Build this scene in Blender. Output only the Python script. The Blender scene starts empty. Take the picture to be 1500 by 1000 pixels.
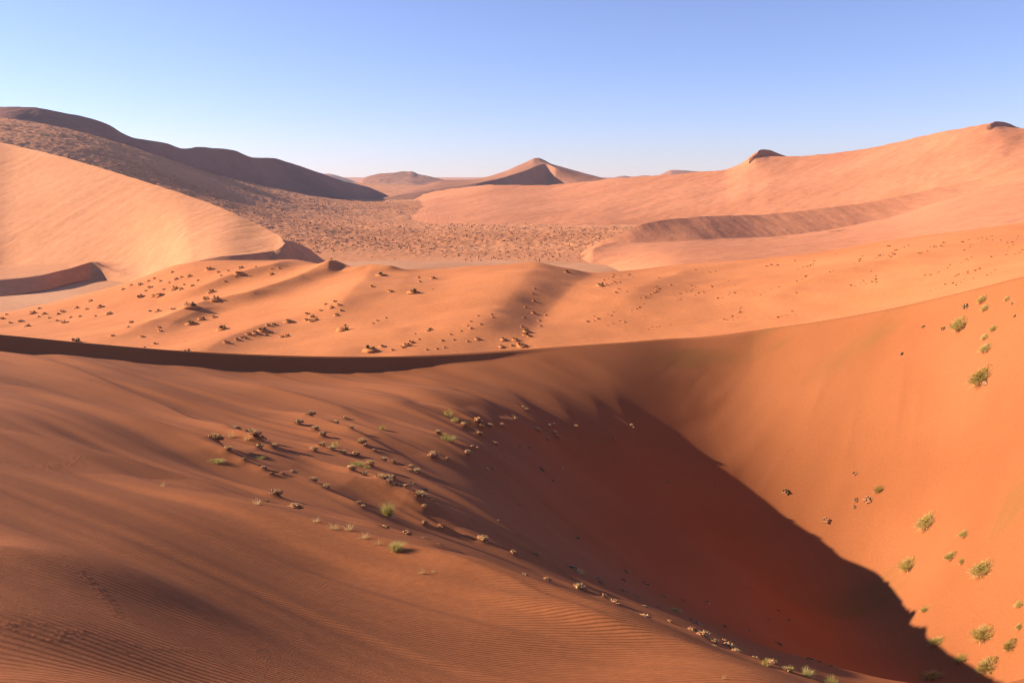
import bpy, math, random
import numpy as np
from mathutils import Vector, Matrix

random.seed(7)
RNG = np.random.default_rng(11)
scene = bpy.context.scene
C = scene.collection

# ------------------------------------------------------------------ camera
F = 1224.0                       # focal length in pixels of a 1500 px wide frame
HOR = 258.0                      # row of the true horizon in that frame
TH = math.atan((500.0 - HOR) / F)
cam_d = bpy.data.cameras.new('camera')
cam = bpy.data.objects.new('camera', cam_d)
C.objects.link(cam)
cam_d.sensor_fit = 'HORIZONTAL'
cam_d.sensor_width = 36.0
cam_d.lens = F / 1500.0 * 36.0
cam_d.clip_start = 0.1
cam_d.clip_end = 40000.0
cam.location = (0, 0, 0)
cam.rotation_euler = (math.radians(90) - TH, 0, 0)
scene.camera = cam

# ------------------------------------------------------------------ light
SUN_EL = math.radians(21.5)
SUN_BACK = math.radians(11.0)    # how far behind "straight left" the sun stands
sdir = Vector((-math.cos(SUN_BACK) * math.cos(SUN_EL), math.sin(SUN_BACK) * math.cos(SUN_EL), math.sin(SUN_EL)))
world = bpy.data.worlds.new('World')
scene.world = world
world.use_nodes = True
wn = world.node_tree
wn.nodes.clear()
wo = wn.nodes.new('ShaderNodeOutputWorld')
bg = wn.nodes.new('ShaderNodeBackground')
sky = wn.nodes.new('ShaderNodeTexSky')
sky.sky_type = 'NISHITA'
sky.sun_disc = False
sky.sun_elevation = SUN_EL
sky.sun_rotation = math.atan2(sdir.x, sdir.y)
sky.altitude = 600
sky.air_density = 1.0
sky.dust_density = 0.0
sky.ozone_density = 4.0
bg.inputs['Strength'].default_value = 0.090
tint = wn.nodes.new('ShaderNodeVectorMath'); tint.operation = 'MULTIPLY'
tint.inputs[1].default_value = (1.13, 0.86, 1.00)
wn.links.new(sky.outputs[0], tint.inputs[0])
# cooler towards the horizon, all the way round
geo = wn.nodes.new('ShaderNodeTexCoord'); sxyz = wn.nodes.new('ShaderNodeSeparateXYZ'); rmp = wn.nodes.new('ShaderNodeMapRange'); rmp.interpolation_type = 'SMOOTHSTEP'
rmp.inputs['From Min'].default_value = 0.0; rmp.inputs['From Max'].default_value = 0.30
wn.links.new(geo.outputs['Generated'], sxyz.inputs[0]); wn.links.new(sxyz.outputs['Z'], rmp.inputs[0])
hmix = wn.nodes.new('ShaderNodeMix'); hmix.data_type = 'RGBA'
hmix.inputs['A'].default_value = (0.78, 0.93, 1.10, 1); hmix.inputs['B'].default_value = (1, 1, 1, 1)
wn.links.new(rmp.outputs[0], hmix.inputs['Factor'])
mul2 = wn.nodes.new('ShaderNodeVectorMath'); mul2.operation = 'MULTIPLY'
wn.links.new(tint.outputs[0], mul2.inputs[0]); wn.links.new(hmix.outputs['Result'], mul2.inputs[1])
wn.links.new(mul2.outputs[0], bg.inputs['Color'])
wn.links.new(bg.outputs[0], wo.inputs['Surface'])

sl = bpy.data.lights.new('sun', 'SUN')
sl.energy = 5.0
sl.angle = math.radians(0.6)
sl.color = (1.0, 0.87, 0.70)
so = bpy.data.objects.new('sun', sl)
C.objects.link(so)
so.rotation_euler = (-sdir).to_track_quat('-Z', 'Y').to_euler()

scene.cycles.diffuse_bounces = 1
scene.cycles.pixel_filter_type = 'BLACKMAN_HARRIS'
scene.cycles.filter_width = 1.2
scene.view_settings.view_transform = 'Standard'
scene.view_settings.look = 'None'
scene.view_settings.exposure = 1.0
scene.view_settings.gamma = 1.0
scene.view_settings.use_curve_mapping = False

import os
Q = float(os.environ.get('DUNE_Q', '1'))
HAZE = float(os.environ.get('DUNE_HAZE', '0.00006'))
# ------------------------------------------------------------------ numeric helpers
ST, CT = math.sin(TH), math.cos(TH)


def unproj(px, py, Y):
    """world point seen at (px, py) of the 1500x1000 frame at forward distance Y"""
    xc = (np.asarray(px, float) - 750.0) / F
    yc = (500.0 - np.asarray(py, float)) / F
    d = CT + yc * ST
    return xc / d * Y, np.asarray(Y, float) + 0 * xc, (-ST + yc * CT) / d * Y


def side(px, py):
    xc = (np.asarray(px, float) - 750.0) / F
    yc = (500.0 - np.asarray(py, float)) / F
    return xc / (CT + yc * ST)


def pchip(x, y, xq):
    """monotone cubic through (x, y), linear outside"""
    x = np.asarray(x, float); y = np.asarray(y, float); xq = np.asarray(xq, float)
    o = np.argsort(x); x = x[o]; y = y[o]
    if len(x) == 1:
        return np.full_like(xq, y[0])
    h = np.diff(x); d = np.diff(y) / h
    m = np.zeros_like(x)
    for i in range(1, len(x) - 1):
        if d[i - 1] * d[i] > 0:
            w1 = 2 * h[i] + h[i - 1]; w2 = h[i] + 2 * h[i - 1]
            m[i] = (w1 + w2) / (w1 / d[i - 1] + w2 / d[i])
    m[0] = d[0]; m[-1] = d[-1]
    i = np.clip(np.searchsorted(x, xq) - 1, 0, len(h) - 1)
    t = (xq - x[i]) / h[i]
    lo = t < 0; hi = t > 1
    tc = np.clip(t, 0, 1)
    r = ((2 * tc**3 - 3 * tc**2 + 1) * y[i] + (tc**3 - 2 * tc**2 + tc) * h[i] * m[i]
         + (-2 * tc**3 + 3 * tc**2) * y[i + 1] + (tc**3 - tc**2) * h[i] * m[i + 1])
    r = np.where(lo, y[0] + m[0] * (xq - x[0]), r)
    r = np.where(hi, y[-1] + m[-1] * (xq - x[-1]), r)
    return r


def curve_of(pts):
    """a crest or foot line given as (px, py, Y): returns Y(s) and Z(s)"""
    a = np.array(pts, float)
    X, Y, Z = unproj(a[:, 0], a[:, 1], a[:, 2])
    s = X / Y
    return (lambda q: pchip(s, Y, q)), (lambda q: pchip(s, Z, q))


class Tps:
    def __init__(self, P, lam=0.0):
        P = np.array(P, float)
        self.c = P[:, :2]
        n = len(P)
        K = self._k(P[:, :2], P[:, :2]) + lam * np.eye(n)
        A = np.zeros((n + 3, n + 3))
        A[:n, :n] = K; A[:n, n] = 1; A[:n, n + 1:] = P[:, :2]
        A[n, :n] = 1; A[n + 1:, :n] = P[:, :2].T
        self.w = np.linalg.solve(A, np.concatenate([P[:, 2], [0, 0, 0]]))

    @staticmethod
    def _k(a, b):
        d2 = (a[:, None, 0] - b[None, :, 0])**2 + (a[:, None, 1] - b[None, :, 1])**2
        return 0.5 * d2 * np.log(d2 + 1e-9)

    def __call__(self, X, Y):
        sh = np.shape(X)
        q = np.stack([np.ravel(X), np.ravel(Y)], 1).astype(float)
        out = np.empty(len(q)); n = len(self.c)
        for i in range(0, len(q), 60000):
            b = q[i:i + 60000]
            out[i:i + 60000] = self._k(b, self.c) @ self.w[:n] + self.w[n] + b @ self.w[n + 1:]
        return out.reshape(sh)


def hash2(i, j, seed):
    h = (i * 374761393 + j * 668265263 + seed * 1274126177) & 0xffffffff
    h = ((h ^ (h >> 13)) * 1274126177) & 0xffffffff
    return ((h ^ (h >> 16)) & 0xffffff) / float(0xffffff)


def vnoise(x, y, seed=0):
    """smooth value noise in -1..1"""
    xi = np.floor(x).astype(np.int64); yi = np.floor(y).astype(np.int64)
    fx = x - xi; fy = y - yi
    fx = fx**3 * (fx * (fx * 6 - 15) + 10); fy = fy**3 * (fy * (fy * 6 - 15) + 10)
    a = hash2(xi, yi, seed); b = hash2(xi + 1, yi, seed)
    c = hash2(xi, yi + 1, seed); d = hash2(xi + 1, yi + 1, seed)
    return ((a * (1 - fx) + b * fx) * (1 - fy) + (c * (1 - fx) + d * fx) * fy) * 2 - 1


def fbm(x, y, seed=0, octv=4, gain=0.5):
    r = 0.0; a = 1.0; n = 0.0
    for k in range(octv):
        r = r + a * vnoise(x * 2**k + 17.3 * k, y * 2**k - 9.1 * k, seed + k)
        n += a; a *= gain
    return r / n


def sstep(a, b, x):
    t = np.clip((x - a) / (b - a), 0, 1)
    return t * t * (3 - 2 * t)


def smax(a, b, k):
    h = np.clip(0.5 + 0.5 * (a - b) / k, 0, 1)
    return b * (1 - h) + a * h + k * h * (1 - h)


def ray_hit(fn, px, py, y0, y1, n=700):
    """first point where the view ray of a pixel meets the height function"""
    Y = np.geomspace(y0, y1, n)
    X, _, Z = unproj(px, py, Y)
    g = fn(X, Y) - Z
    k = np.argmax(g > 0)
    if g[k] <= 0:
        k = n - 1
    if k > 0:
        t = -g[k - 1] / (g[k] - g[k - 1] + 1e-9)
        t = min(max(t, 0), 1)
        yy = Y[k - 1] + t * (Y[k] - Y[k - 1])
    else:
        yy = Y[0]
    return float(unproj(px, py, yy)[0]), float(yy)


def ridge(X, Y, line, h, wl, wr, fade=0.15, sharp=1.0):
    """height of a low ridge along a world polyline; wl / wr are its widths left and
    right of the direction of travel; h may be a list (one per vertex)"""
    L = np.array(line, float)
    hs = np.array(h if hasattr(h, '__len__') else [h] * len(L), float)
    out = np.zeros_like(X)
    m = max(wl, wr) * 3.2
    sel = ((X > L[:, 0].min() - m) & (X < L[:, 0].max() + m) & (Y > L[:, 1].min() - m) & (Y < L[:, 1].max() + m))
    if not sel.any():
        return out
    x = X[sel]; y = Y[sel]
    seg = np.hypot(np.diff(L[:, 0]), np.diff(L[:, 1])); cum = np.concatenate([[0], np.cumsum(seg)]); tot = cum[-1]
    ds, ss_, hh, tt = [], [], [], []
    for i in range(len(L) - 1):
        dx, dy = L[i + 1] - L[i]
        l2 = dx * dx + dy * dy + 1e-9
        t = np.clip(((x - L[i, 0]) * dx + (y - L[i, 1]) * dy) / l2, 0, 1)
        ex = x - L[i, 0] - t * dx; ey = y - L[i, 1] - t * dy
        d = np.hypot(ex, ey)
        ds.append(d); ss_.append((dx * ey - dy * ex) / (math.sqrt(l2) * d + 1e-9))
        hh.append(hs[i] + t * (hs[i + 1] - hs[i])); tt.append((cum[i] + t * seg[i]) / tot)
    ds = np.array(ds); dm = ds.min(0)
    wg = np.exp(-(ds - dm) / (0.3 * max(wl, wr))); wg /= wg.sum(0)
    bd = dm; bs = (wg * np.array(ss_)).sum(0); bh = (wg * np.array(hh)).sum(0); bt = (wg * np.array(tt)).sum(0)
    w = wr + (wl - wr) * (0.5 + 0.5 * np.clip(bs, -1, 1))
    q = bd / w
    prof = np.where(sharp > 0, (1 - sharp) * np.exp(-q * q) + sharp * np.exp(-1.3 * (np.sqrt(q * q + 0.01) - 0.1)), 0)
    prof = prof * sstep(3.2, 1.6, q)
    e = sstep(0, fade, bt) * sstep(1.0, 1.0 - fade, bt) if fade > 0 else 1.0
    out[sel] = bh * prof * e
    return out


# ------------------------------------------------------------------ materials
def nd(t, kind, **kw):
    n = t.nodes.new(kind)
    for k, v in kw.items():
        setattr(n, k, v)
    return n


def sand_material(name, base, dark, light, patch=0.02, grain=1.0, ripple=None, streak=None, speck=None, bump=0.3, ripple_end=None, mineral=False, fine=None):
    """sand: two tones broken up by broad noise, fine grain, optional wind ripples.
    Everything is the sand's own colour and relief; shade comes from the lamps."""
    m = bpy.data.materials.new(name); m.use_nodes = True
    t = m.node_tree; t.nodes.clear(); L = t.links.new
    out = nd(t, 'ShaderNodeOutputMaterial'); b = nd(t, 'ShaderNodeBsdfPrincipled')
    b.inputs['Roughness'].default_value = 0.95
    b.inputs['Specular IOR Level'].default_value = 0.08
    L(b.outputs[0], out.inputs['Surface'])
    tc = nd(t, 'ShaderNodeTexCoord')
    n1 = nd(t, 'ShaderNodeTexNoise'); n1.inputs['Scale'].default_value = patch; n1.inputs['Detail'].default_value = 6; n1.inputs['Roughness'].default_value = 0.55
    mp = nd(t, 'ShaderNodeMapping'); L(tc.outputs['Object'], mp.inputs[0])
    if streak:
        mp.inputs['Rotation'].default_value = (0, 0, streak[0]); mp.inputs['Scale'].default_value = (streak[1], 1, 1)
    L(mp.outputs[0], n1.inputs['Vector'])
    r1 = nd(t, 'ShaderNodeValToRGB')
    r1.color_ramp.elements[0].position = 0.34; r1.color_ramp.elements[0].color = (*dark, 1)
    r1.color_ramp.elements[1].position = 0.66; r1.color_ramp.elements[1].color = (*light, 1)
    e = r1.color_ramp.elements.new(0.5); e.color = (*base, 1)
    L(n1.outputs[0], r1.inputs[0])
    n2 = nd(t, 'ShaderNodeTexNoise'); n2.inputs['Scale'].default_value = grain; n2.inputs['Detail'].default_value = 8; n2.inputs['Roughness'].default_value = 0.7
    L(tc.outputs['Object'], n2.inputs['Vector'])
    mr = nd(t, 'ShaderNodeMapRange'); mr.inputs['From Min'].default_value = 0.3; mr.inputs['From Max'].default_value = 0.7
    mr.inputs['To Min'].default_value = 0.86; mr.inputs['To Max'].default_value = 1.12
    L(n2.outputs[0], mr.inputs[0])
    mul = nd(t, 'ShaderNodeVectorMath', operation='SCALE'); L(r1.outputs[0], mul.inputs[0]); L(mr.outputs[0], mul.inputs['Scale'])
    col = mul.outputs[0]
    if speck:
        n3 = nd(t, 'ShaderNodeTexNoise'); n3.inputs['Scale'].default_value = speck[0]; n3.inputs['Detail'].default_value = 5; n3.inputs['Roughness'].default_value = 0.7
        L(tc.outputs['Object'], n3.inputs['Vector'])
        q = nd(t, 'ShaderNodeMapRange'); q.inputs['From Min'].default_value = speck[1]; q.inputs['From Max'].default_value = speck[1] + 0.12
        q.inputs['To Min'].default_value = 0; q.inputs['To Max'].default_value = speck[2]
        L(n3.outputs[0], q.inputs[0])
        mx = nd(t, 'ShaderNodeMix', data_type='RGBA'); L(q.outputs[0], mx.inputs['Factor'])
        L(col, mx.inputs['A']); mx.inputs['B'].default_value = (*speck[3], 1)
        col = mx.outputs['Result']
    if mineral:
        mpm = nd(t, 'ShaderNodeMapping'); mpm.inputs['Rotation'].default_value = (0, 0, math.radians(-62)); mpm.inputs['Scale'].default_value = (0.22, 1, 0.22)
        L(tc.outputs['Object'], mpm.inputs[0])
        nm_ = nd(t, 'ShaderNodeTexNoise'); nm_.inputs['Scale'].default_value = 0.16; nm_.inputs['Detail'].default_value = 5; nm_.inputs['Roughness'].default_value = 0.6
        L(mpm.outputs[0], nm_.inputs['Vector'])
        q1 = nd(t, 'ShaderNodeMapRange', interpolation_type='SMOOTHSTEP'); q1.inputs['From Min'].default_value = 0.52; q1.inputs['From Max'].default_value = 0.72
        q1.inputs['To Max'].default_value = 0.85
        L(nm_.outputs[0], q1.inputs[0])
        sx = nd(t, 'ShaderNodeSeparateXYZ'); L(tc.outputs['Object'], sx.inputs[0])
        q2 = nd(t, 'ShaderNodeMapRange', interpolation_type='SMOOTHSTEP'); q2.inputs['From Min'].default_value = 8; q2.inputs['From Max'].default_value = 26
        L(sx.outputs['X'], q2.inputs[0])
        qm = nd(t, 'ShaderNodeMath', operation='MULTIPLY'); L(q1.outputs[0], qm.inputs[0]); L(q2.outputs[0], qm.inputs[1])
        mx2 = nd(t, 'ShaderNodeMix', data_type='RGBA'); L(qm.outputs[0], mx2.inputs['Factor'])
        L(col, mx2.inputs['A']); mx2.inputs['B'].default_value = (0.235, 0.105, 0.030, 1)
        col = mx2.outputs['Result']
    L(col, b.inputs['Base Color'])
    bp = nd(t, 'ShaderNodeBump'); bp.inputs['Strength'].default_value = bump; bp.inputs['Distance'].default_value = 0.25 / max(grain, 0.02)
    L(n2.outputs[0], bp.inputs['Height'])
    last = bp
    if fine:
        n5 = nd(t, 'ShaderNodeTexNoise'); n5.inputs['Scale'].default_value = fine; n5.inputs['Detail'].default_value = 3; n5.inputs['Roughness'].default_value = 0.8
        L(tc.outputs['Object'], n5.inputs['Vector'])
        b5 = nd(t, 'ShaderNodeBump'); b5.inputs['Strength'].default_value = 0.5; b5.inputs['Distance'].default_value = 0.015
        L(n5.outputs[0], b5.inputs['Height']); L(bp.outputs[0], b5.inputs['Normal']); last = b5
    if ripple:
        for (rot, scale, dist, h, mscale, lo) in ripple:
            mp2 = nd(t, 'ShaderNodeMapping'); mp2.inputs['Rotation'].default_value = (0, 0, rot); L(tc.outputs['Object'], mp2.inputs[0])
            wv = nd(t, 'ShaderNodeTexWave', wave_type='BANDS', bands_direction='X', wave_profile='SIN')
            wv.inputs['Scale'].default_value = scale; wv.inputs['Distortion'].default_value = dist
            wv.inputs['Detail'].default_value = 2.0; wv.inputs['Detail Scale'].default_value = 0.35; wv.inputs['Detail Roughness'].default_value = 0.6
            L(mp2.outputs[0], wv.inputs['Vector'])
            nm = nd(t, 'ShaderNodeTexNoise'); nm.inputs['Scale'].default_value = mscale; nm.inputs['Detail'].default_value = 3
            mp3 = nd(t, 'ShaderNodeMapping'); mp3.inputs['Rotation'].default_value = (0, 0, rot); mp3.inputs['Scale'].default_value = (1, 0.35, 1)
            L(tc.outputs['Object'], mp3.inputs[0]); L(mp3.outputs[0], nm.inputs['Vector'])
            q = nd(t, 'ShaderNodeMapRange'); q.inputs['From Min'].default_value = lo; q.inputs['From Max'].default_value = lo + 0.2
            L(nm.outputs[0], q.inputs[0])
            mm = nd(t, 'ShaderNodeMath', operation='MULTIPLY'); L(wv.outputs['Fac'], mm.inputs[0]); L(q.outputs[0], mm.inputs[1])
            if ripple_end:
                sp = nd(t, 'ShaderNodeSeparateXYZ'); L(tc.outputs['Object'], sp.inputs[0])
                fe = nd(t, 'ShaderNodeMapRange', interpolation_type='SMOOTHSTEP'); fe.inputs['From Min'].default_value = ripple_end[0]; fe.inputs['From Max'].default_value = ripple_end[1]
                fe.inputs['To Min'].default_value = 1.0; fe.inputs['To Max'].default_value = 0.0
                L(sp.outputs['Y'], fe.inputs[0])
                m3 = nd(t, 'ShaderNodeMath', operation='MULTIPLY'); L(mm.outputs[0], m3.inputs[0]); L(fe.outputs[0], m3.inputs[1])
                mm = m3
            b2 = nd(t, 'ShaderNodeBump'); b2.inputs['Strength'].default_value = 1.0; b2.inputs['Distance'].default_value = h
            L(mm.outputs[0], b2.inputs['Height']); L(last.outputs[0], b2.inputs['Normal'])
            last = b2
    L(last.outputs[0], b.inputs['Normal'])
    return m


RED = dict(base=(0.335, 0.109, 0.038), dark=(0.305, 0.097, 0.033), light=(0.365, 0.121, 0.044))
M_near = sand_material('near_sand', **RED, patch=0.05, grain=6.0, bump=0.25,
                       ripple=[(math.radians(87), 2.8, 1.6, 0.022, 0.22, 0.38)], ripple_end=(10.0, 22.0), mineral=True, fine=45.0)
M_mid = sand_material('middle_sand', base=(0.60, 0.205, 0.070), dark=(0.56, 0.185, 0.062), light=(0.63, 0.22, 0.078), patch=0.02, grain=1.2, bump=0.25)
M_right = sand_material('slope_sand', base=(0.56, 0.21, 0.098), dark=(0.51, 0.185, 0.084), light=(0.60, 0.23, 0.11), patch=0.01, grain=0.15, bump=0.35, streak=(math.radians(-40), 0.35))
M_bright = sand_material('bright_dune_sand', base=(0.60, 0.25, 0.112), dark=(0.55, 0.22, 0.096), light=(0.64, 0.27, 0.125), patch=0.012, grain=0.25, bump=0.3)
M_plain = sand_material('plain_gravel', base=(0.60, 0.240, 0.105), dark=(0.52, 0.20, 0.085), light=(0.64, 0.26, 0.12), patch=0.01, grain=0.35, bump=0.4,
                        speck=(0.30, 0.60, 0.30, (0.28, 0.12, 0.06)), streak=(0, 0.5))
M_playa = sand_material('playa_clay', base=(0.56, 0.255, 0.125), dark=(0.44, 0.19, 0.095), light=(0.62, 0.30, 0.155), patch=0.02, grain=0.5, bump=0.1)
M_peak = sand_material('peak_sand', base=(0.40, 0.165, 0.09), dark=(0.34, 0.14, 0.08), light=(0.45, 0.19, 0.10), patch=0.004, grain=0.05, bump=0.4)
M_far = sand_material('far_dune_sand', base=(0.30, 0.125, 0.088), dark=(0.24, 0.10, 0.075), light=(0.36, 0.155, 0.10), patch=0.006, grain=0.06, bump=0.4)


def grid_object(name, P, mat, kind='structure'):
    nv, nu = P.shape[:2]
    me = bpy.data.meshes.new(name)
    me.vertices.add(nv * nu)
    me.vertices.foreach_set('co', P.reshape(-1).astype(np.float32))
    a = np.arange(nv * nu).reshape(nv, nu)
    q = np.stack([a[:-1, :-1], a[:-1, 1:], a[1:, 1:], a[1:, :-1]], -1).reshape(-1)
    nf = (nv - 1) * (nu - 1)
    me.loops.add(nf * 4); me.polygons.add(nf)
    me.loops.foreach_set('vertex_index', q.astype(np.int32))
    me.polygons.foreach_set('loop_start', np.arange(0, nf * 4, 4, dtype=np.int32))
    me.polygons.foreach_set('loop_total', np.full(nf, 4, np.int32))
    me.polygons.foreach_set('use_smooth', np.ones(nf, bool))
    me.update(calc_edges=True)
    me.materials.append(mat)
    o = bpy.data.objects.new(name, me)
    C.objects.link(o)
    o['kind'] = kind
    return o


def loft(name, lines, s0, s1, nu, rows, mat, back=0.5, back_len=60, disp=None, sharp=(), front_drop=None):
    """a dune lofted through crest / foot lines (nearest first) across azimuth tangents s0..s1,
    then falling away behind the last line"""
    s = np.linspace(s0, s1, nu)
    Yk = []; Zk = []
    for ln in lines:
        fy, fz = curve_of(ln)
        Yk.append(fy(s)); Zk.append(fz(s))
    Yk = np.array(Yk); Zk = np.array(Zk)
    for k in range(1, len(Yk)):
        Yk[k] = np.maximum(Yk[k], Yk[k - 1] + 0.5)
    n = len(Yk)
    d = np.diff(Zk, axis=0) / np.diff(Yk, axis=0)
    ml = np.zeros_like(Zk); mr_ = np.zeros_like(Zk)
    for k in range(n):
        if k == 0:
            ml[k] = mr_[k] = d[0]
        elif k == n - 1:
            ml[k] = mr_[k] = d[-1]
        elif k in sharp:
            ml[k] = d[k - 1]; mr_[k] = d[k]
        else:
            mm = np.where(d[k - 1] * d[k] > 0, 2 * d[k - 1] * d[k] / (d[k - 1] + d[k] + 1e-12), 0)
            ml[k] = mr_[k] = mm
    RY = []; RZ = []
    for k in range(n - 1):
        r = rows[k]; h = Yk[k + 1] - Yk[k]
        for i in range(r):
            t = i / r
            RY.append(Yk[k] + t * h)
            RZ.append((2 * t**3 - 3 * t**2 + 1) * Zk[k] + (t**3 - 2 * t**2 + t) * h * mr_[k]
                      + (-2 * t**3 + 3 * t**2) * Zk[k + 1] + (t**3 - t**2) * h * ml[k + 1])
    for i in range(14):
        t = i / 13.0
        RY.append(Yk[-1] + t * back_len); RZ.append(Zk[-1] - back * t * back_len)
    RY = np.array(RY); RZ = np.array(RZ)
    X = RY * s[None, :]
    if disp:
        RZ = RZ + disp(X, RY)
    return grid_object(name, np.stack([X, RY, RZ], -1), mat)


# ================================================================== THE NEAR DUNE
near_pts = [
    (0, 1000, 2.95), (0, 900, 4.5), (0, 800, 7.2), (0, 700, 14.5), (0, 650, 23), (0, 600, 34), (0, 550, 52), (0, 519, 70),
    (250, 1000, 4.3), (250, 900, 7.0), (250, 800, 11.9), (250, 730, 21), (250, 680, 31), (250, 620, 46), (250, 560, 67), (250, 542, 77),
    (500, 1000, 6.6), (500, 900, 10.9), (500, 850, 13.8), (500, 815, 15.6), (500, 790, 19), (500, 760, 26), (500, 700, 38.5), (500, 620, 59), (500, 562, 83),
    (700, 1000, 8.4), (700, 920, 12.0), (700, 880, 13.8), (700, 855, 14.8), (700, 845, 20.5), (700, 828, 23.5), (700, 805, 29.5), (700, 740, 41.5), (700, 660, 57.5), (700, 590, 78), (700, 552, 92.5),
    (800, 885, 20), (800, 866, 23), (800, 845, 31),
    (900, 1000, 9.8), (900, 950, 11.4), (900, 925, 12.2), (900, 917, 19.2), (900, 900, 22), (900, 880, 32), (900, 800, 57), (900, 720, 75), (900, 640, 85.5), (900, 570, 96), (900, 503, 107),
    (1000, 950, 17.8), (1000, 935, 20), (1000, 913, 32),
    (1100, 1000, 9), (1100, 992, 17), (1100, 974, 19.5), (1100, 940, 42), (1180, 999, 18.3), (1250, 1032, 16.5), (1190, 965, 42), (1100, 850, 65), (1100, 760, 80), (1100, 690, 86), (1100, 600, 95.5), (1100, 540, 103), (1100, 485, 109),
    (1300, 1000, 54), (1300, 900, 65.5), (1300, 820, 71.5), (1300, 700, 78), (1300, 600, 84), (1300, 520, 90), (1300, 453, 96),
    (1500, 1000, 48.5), (1500, 940, 51.5), (1500, 850, 55), (1500, 750, 59), (1500, 650, 64), (1500, 550, 70), (1500, 470, 75), (1500, 405, 80),
    (1800, 1000, 30), (1800, 700, 42), (1800, 500, 50), (1800, 350, 55),
    (-250, 1000, 3.0), (-250, 800, 7), (-250, 650, 15), (-250, 560, 40), (-250, 500, 62),
]
near_w = [tuple(float(v) for v in unproj(*p)) for p in near_pts]
near_w += [(0.8, 0, -1.75), (-3, 0, -1.2), (-8, 0, -0.6), (4, 0, -3.6), (9, 4, -8.0), (18, 12, -16.0), (25, 22, -23.0), (14, -4, -9), (-14, -6, 0.5)]
near_tps = Tps(near_w, lam=0.0)
near_crest = [(-500, 452, 56), (-250, 470, 66), (0, 490, 76), (125, 502, 80), (250, 512.5, 84), (375, 519, 88), (500, 522, 92), (600, 521, 96), (700, 516, 100), (800, 509, 104),
              (900, 502, 107), (1000, 495, 109.5), (1100, 484.5, 109), (1200, 470.5, 104), (1300, 453, 97), (1400, 430, 89), (1500, 405, 80), (1800, 330, 60), (2200, 250, 48)]
cy, cz = curve_of(near_crest)


def near_base(X, Y):
    Z = near_tps(X, Y)
    s = X / np.maximum(Y, 0.5)
    yc = cy(s); zc = cz(s)
    k = sstep(0.12, 0.0, s)                      # the slip lip lives on the left half of the crest
    lip = zc - (yc - Y) * 0.60
    Zl = smax(lip, Z, 0.25)
    Z = Z * (1 - k) + Zl * k
    # blend exactly onto the crest line
    dist = np.clip((yc - Y) / 14.0, 0, 1)
    corr = zc - near_tps(yc * s, yc)
    Z = np.where(k < 1, Z + corr * (1 - k) * (1 - dist)**2, Z)
    Z = np.minimum(Z, np.where(Y < yc, 1e9, zc))
    Z = np.where(Y > yc, zc - (Y - yc) * 0.50, Z)
    return Z


def near_y0(px, py):
    """start of a view ray: beyond the foreground ridge for what shows above its crest"""
    e = np.interp(px, [560, 600, 750, 850, 1000, 1100, 1300], [780, 822, 872, 908, 962, 1000, 1080])
    return 18.0 if px > 560 and py < e - 3 else 2.5


NEAR_RIDGES = [  # pixels of the crest, heights, widths away from / towards the lit side
    ([(230, 716), (300, 737), (450, 778), (600, 822), (750, 872), (850, 908), (1000, 962), (1100, 1000)], [0, .25, .5, .5, .42, .3, .2, .1], .8, 3.2),
    ([(330, 760), (480, 797), (600, 832), (750, 884), (850, 920), (960, 962)], [0, .03, .04, .04, .03, 0], .12, .5),
    ([(-40, 500), (60, 532), (150, 565), (235, 600), (330, 640), (400, 668)], [0, .3, .45, .45, .35, .3], .9, 3.6),
    ([(-60, 560), (78, 588), (170, 616), (262, 645), (330, 672), (408, 700), (500, 732), (600, 772)], [0, .2, .32, .4, .45, .35, .25, 0], .7, 2.8),
    ([(380, 672), (440, 690), (520, 716), (600, 742), (680, 772)], [.2, .4, .5, .35, 0], .9, 2.2),
    ([(430, 735), (500, 762), (560, 788), (640, 815), (760, 852), (850, 882), (900, 902), (1010, 946), (1060, 965), (1180, 999)], [0, .15, .3, .4, .45, .45, .45, .38, .35, .3], .6, 1.8),
    ([(-60, 620), (60, 655), (180, 690), (300, 725), (420, 760)], [0, .12, .16, .12, 0], .6, 2.2),
    ([(300, 590), (420, 612), (470, 625), (520, 640), (600, 672)], [0, .15, .3, .3, .1], .6, 2.4),
    ([(420, 608), (500, 622), (560, 640), (620, 662)], [0, .14, .2, 0], .5, 1.8),
    ([(280, 545), (400, 580), (500, 610), (600, 650)], [0, .3, .25, 0], 1.2, 4.5),
    ([(420, 548), (520, 570), (600, 592), (652, 604)], [0, .3, .45, .4], 1.1, 3.2),
    ([(600, 545), (680, 575), (730, 600), (756, 622)], [0, .2, .30, .28], .9, 2.6),
    ([(690, 600), (730, 622), (788, 642)], [0, .35, .6], .9, 2.2),
    ([(710, 550), (760, 585), (790, 612), (816, 641)], [0, .16, .24, .22], 1.1, 2.8),
    ([(790, 560), (815, 590), (845, 627)], [0, .08, .13], 1.2, 2.2),
    ([(850, 560), (868, 590), (900, 645)], [0, .08, .13], 1.2, 2.2),
    ([(1326, 518), (1318, 590), (1306, 690)], [.05, .14, 0], .45, .6),
    ([(1350, 540), (1342, 610), (1332, 700)], [0, .12, 0], .5, .5),
    ([(1386, 560), (1374, 640), (1352, 720)], [0, -.12, 0], .6, .6),
    ([(1260, 560), (1246, 640), (1228, 700)], [0, .10, 0], .6, .8),
    ([(1470, 590), (1430, 650), (1392, 710), (1372, 735)], [0, .14, .12, 0], .7, .9),
    ([(1220, 520), (1196, 590), (1170, 650)], [0, .10, 0], .8, 1.0),
    ([(890, 560), (905, 590), (926, 628)], [0, .12, .2], 1.5, 2.4),
]
_nr = []
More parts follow.
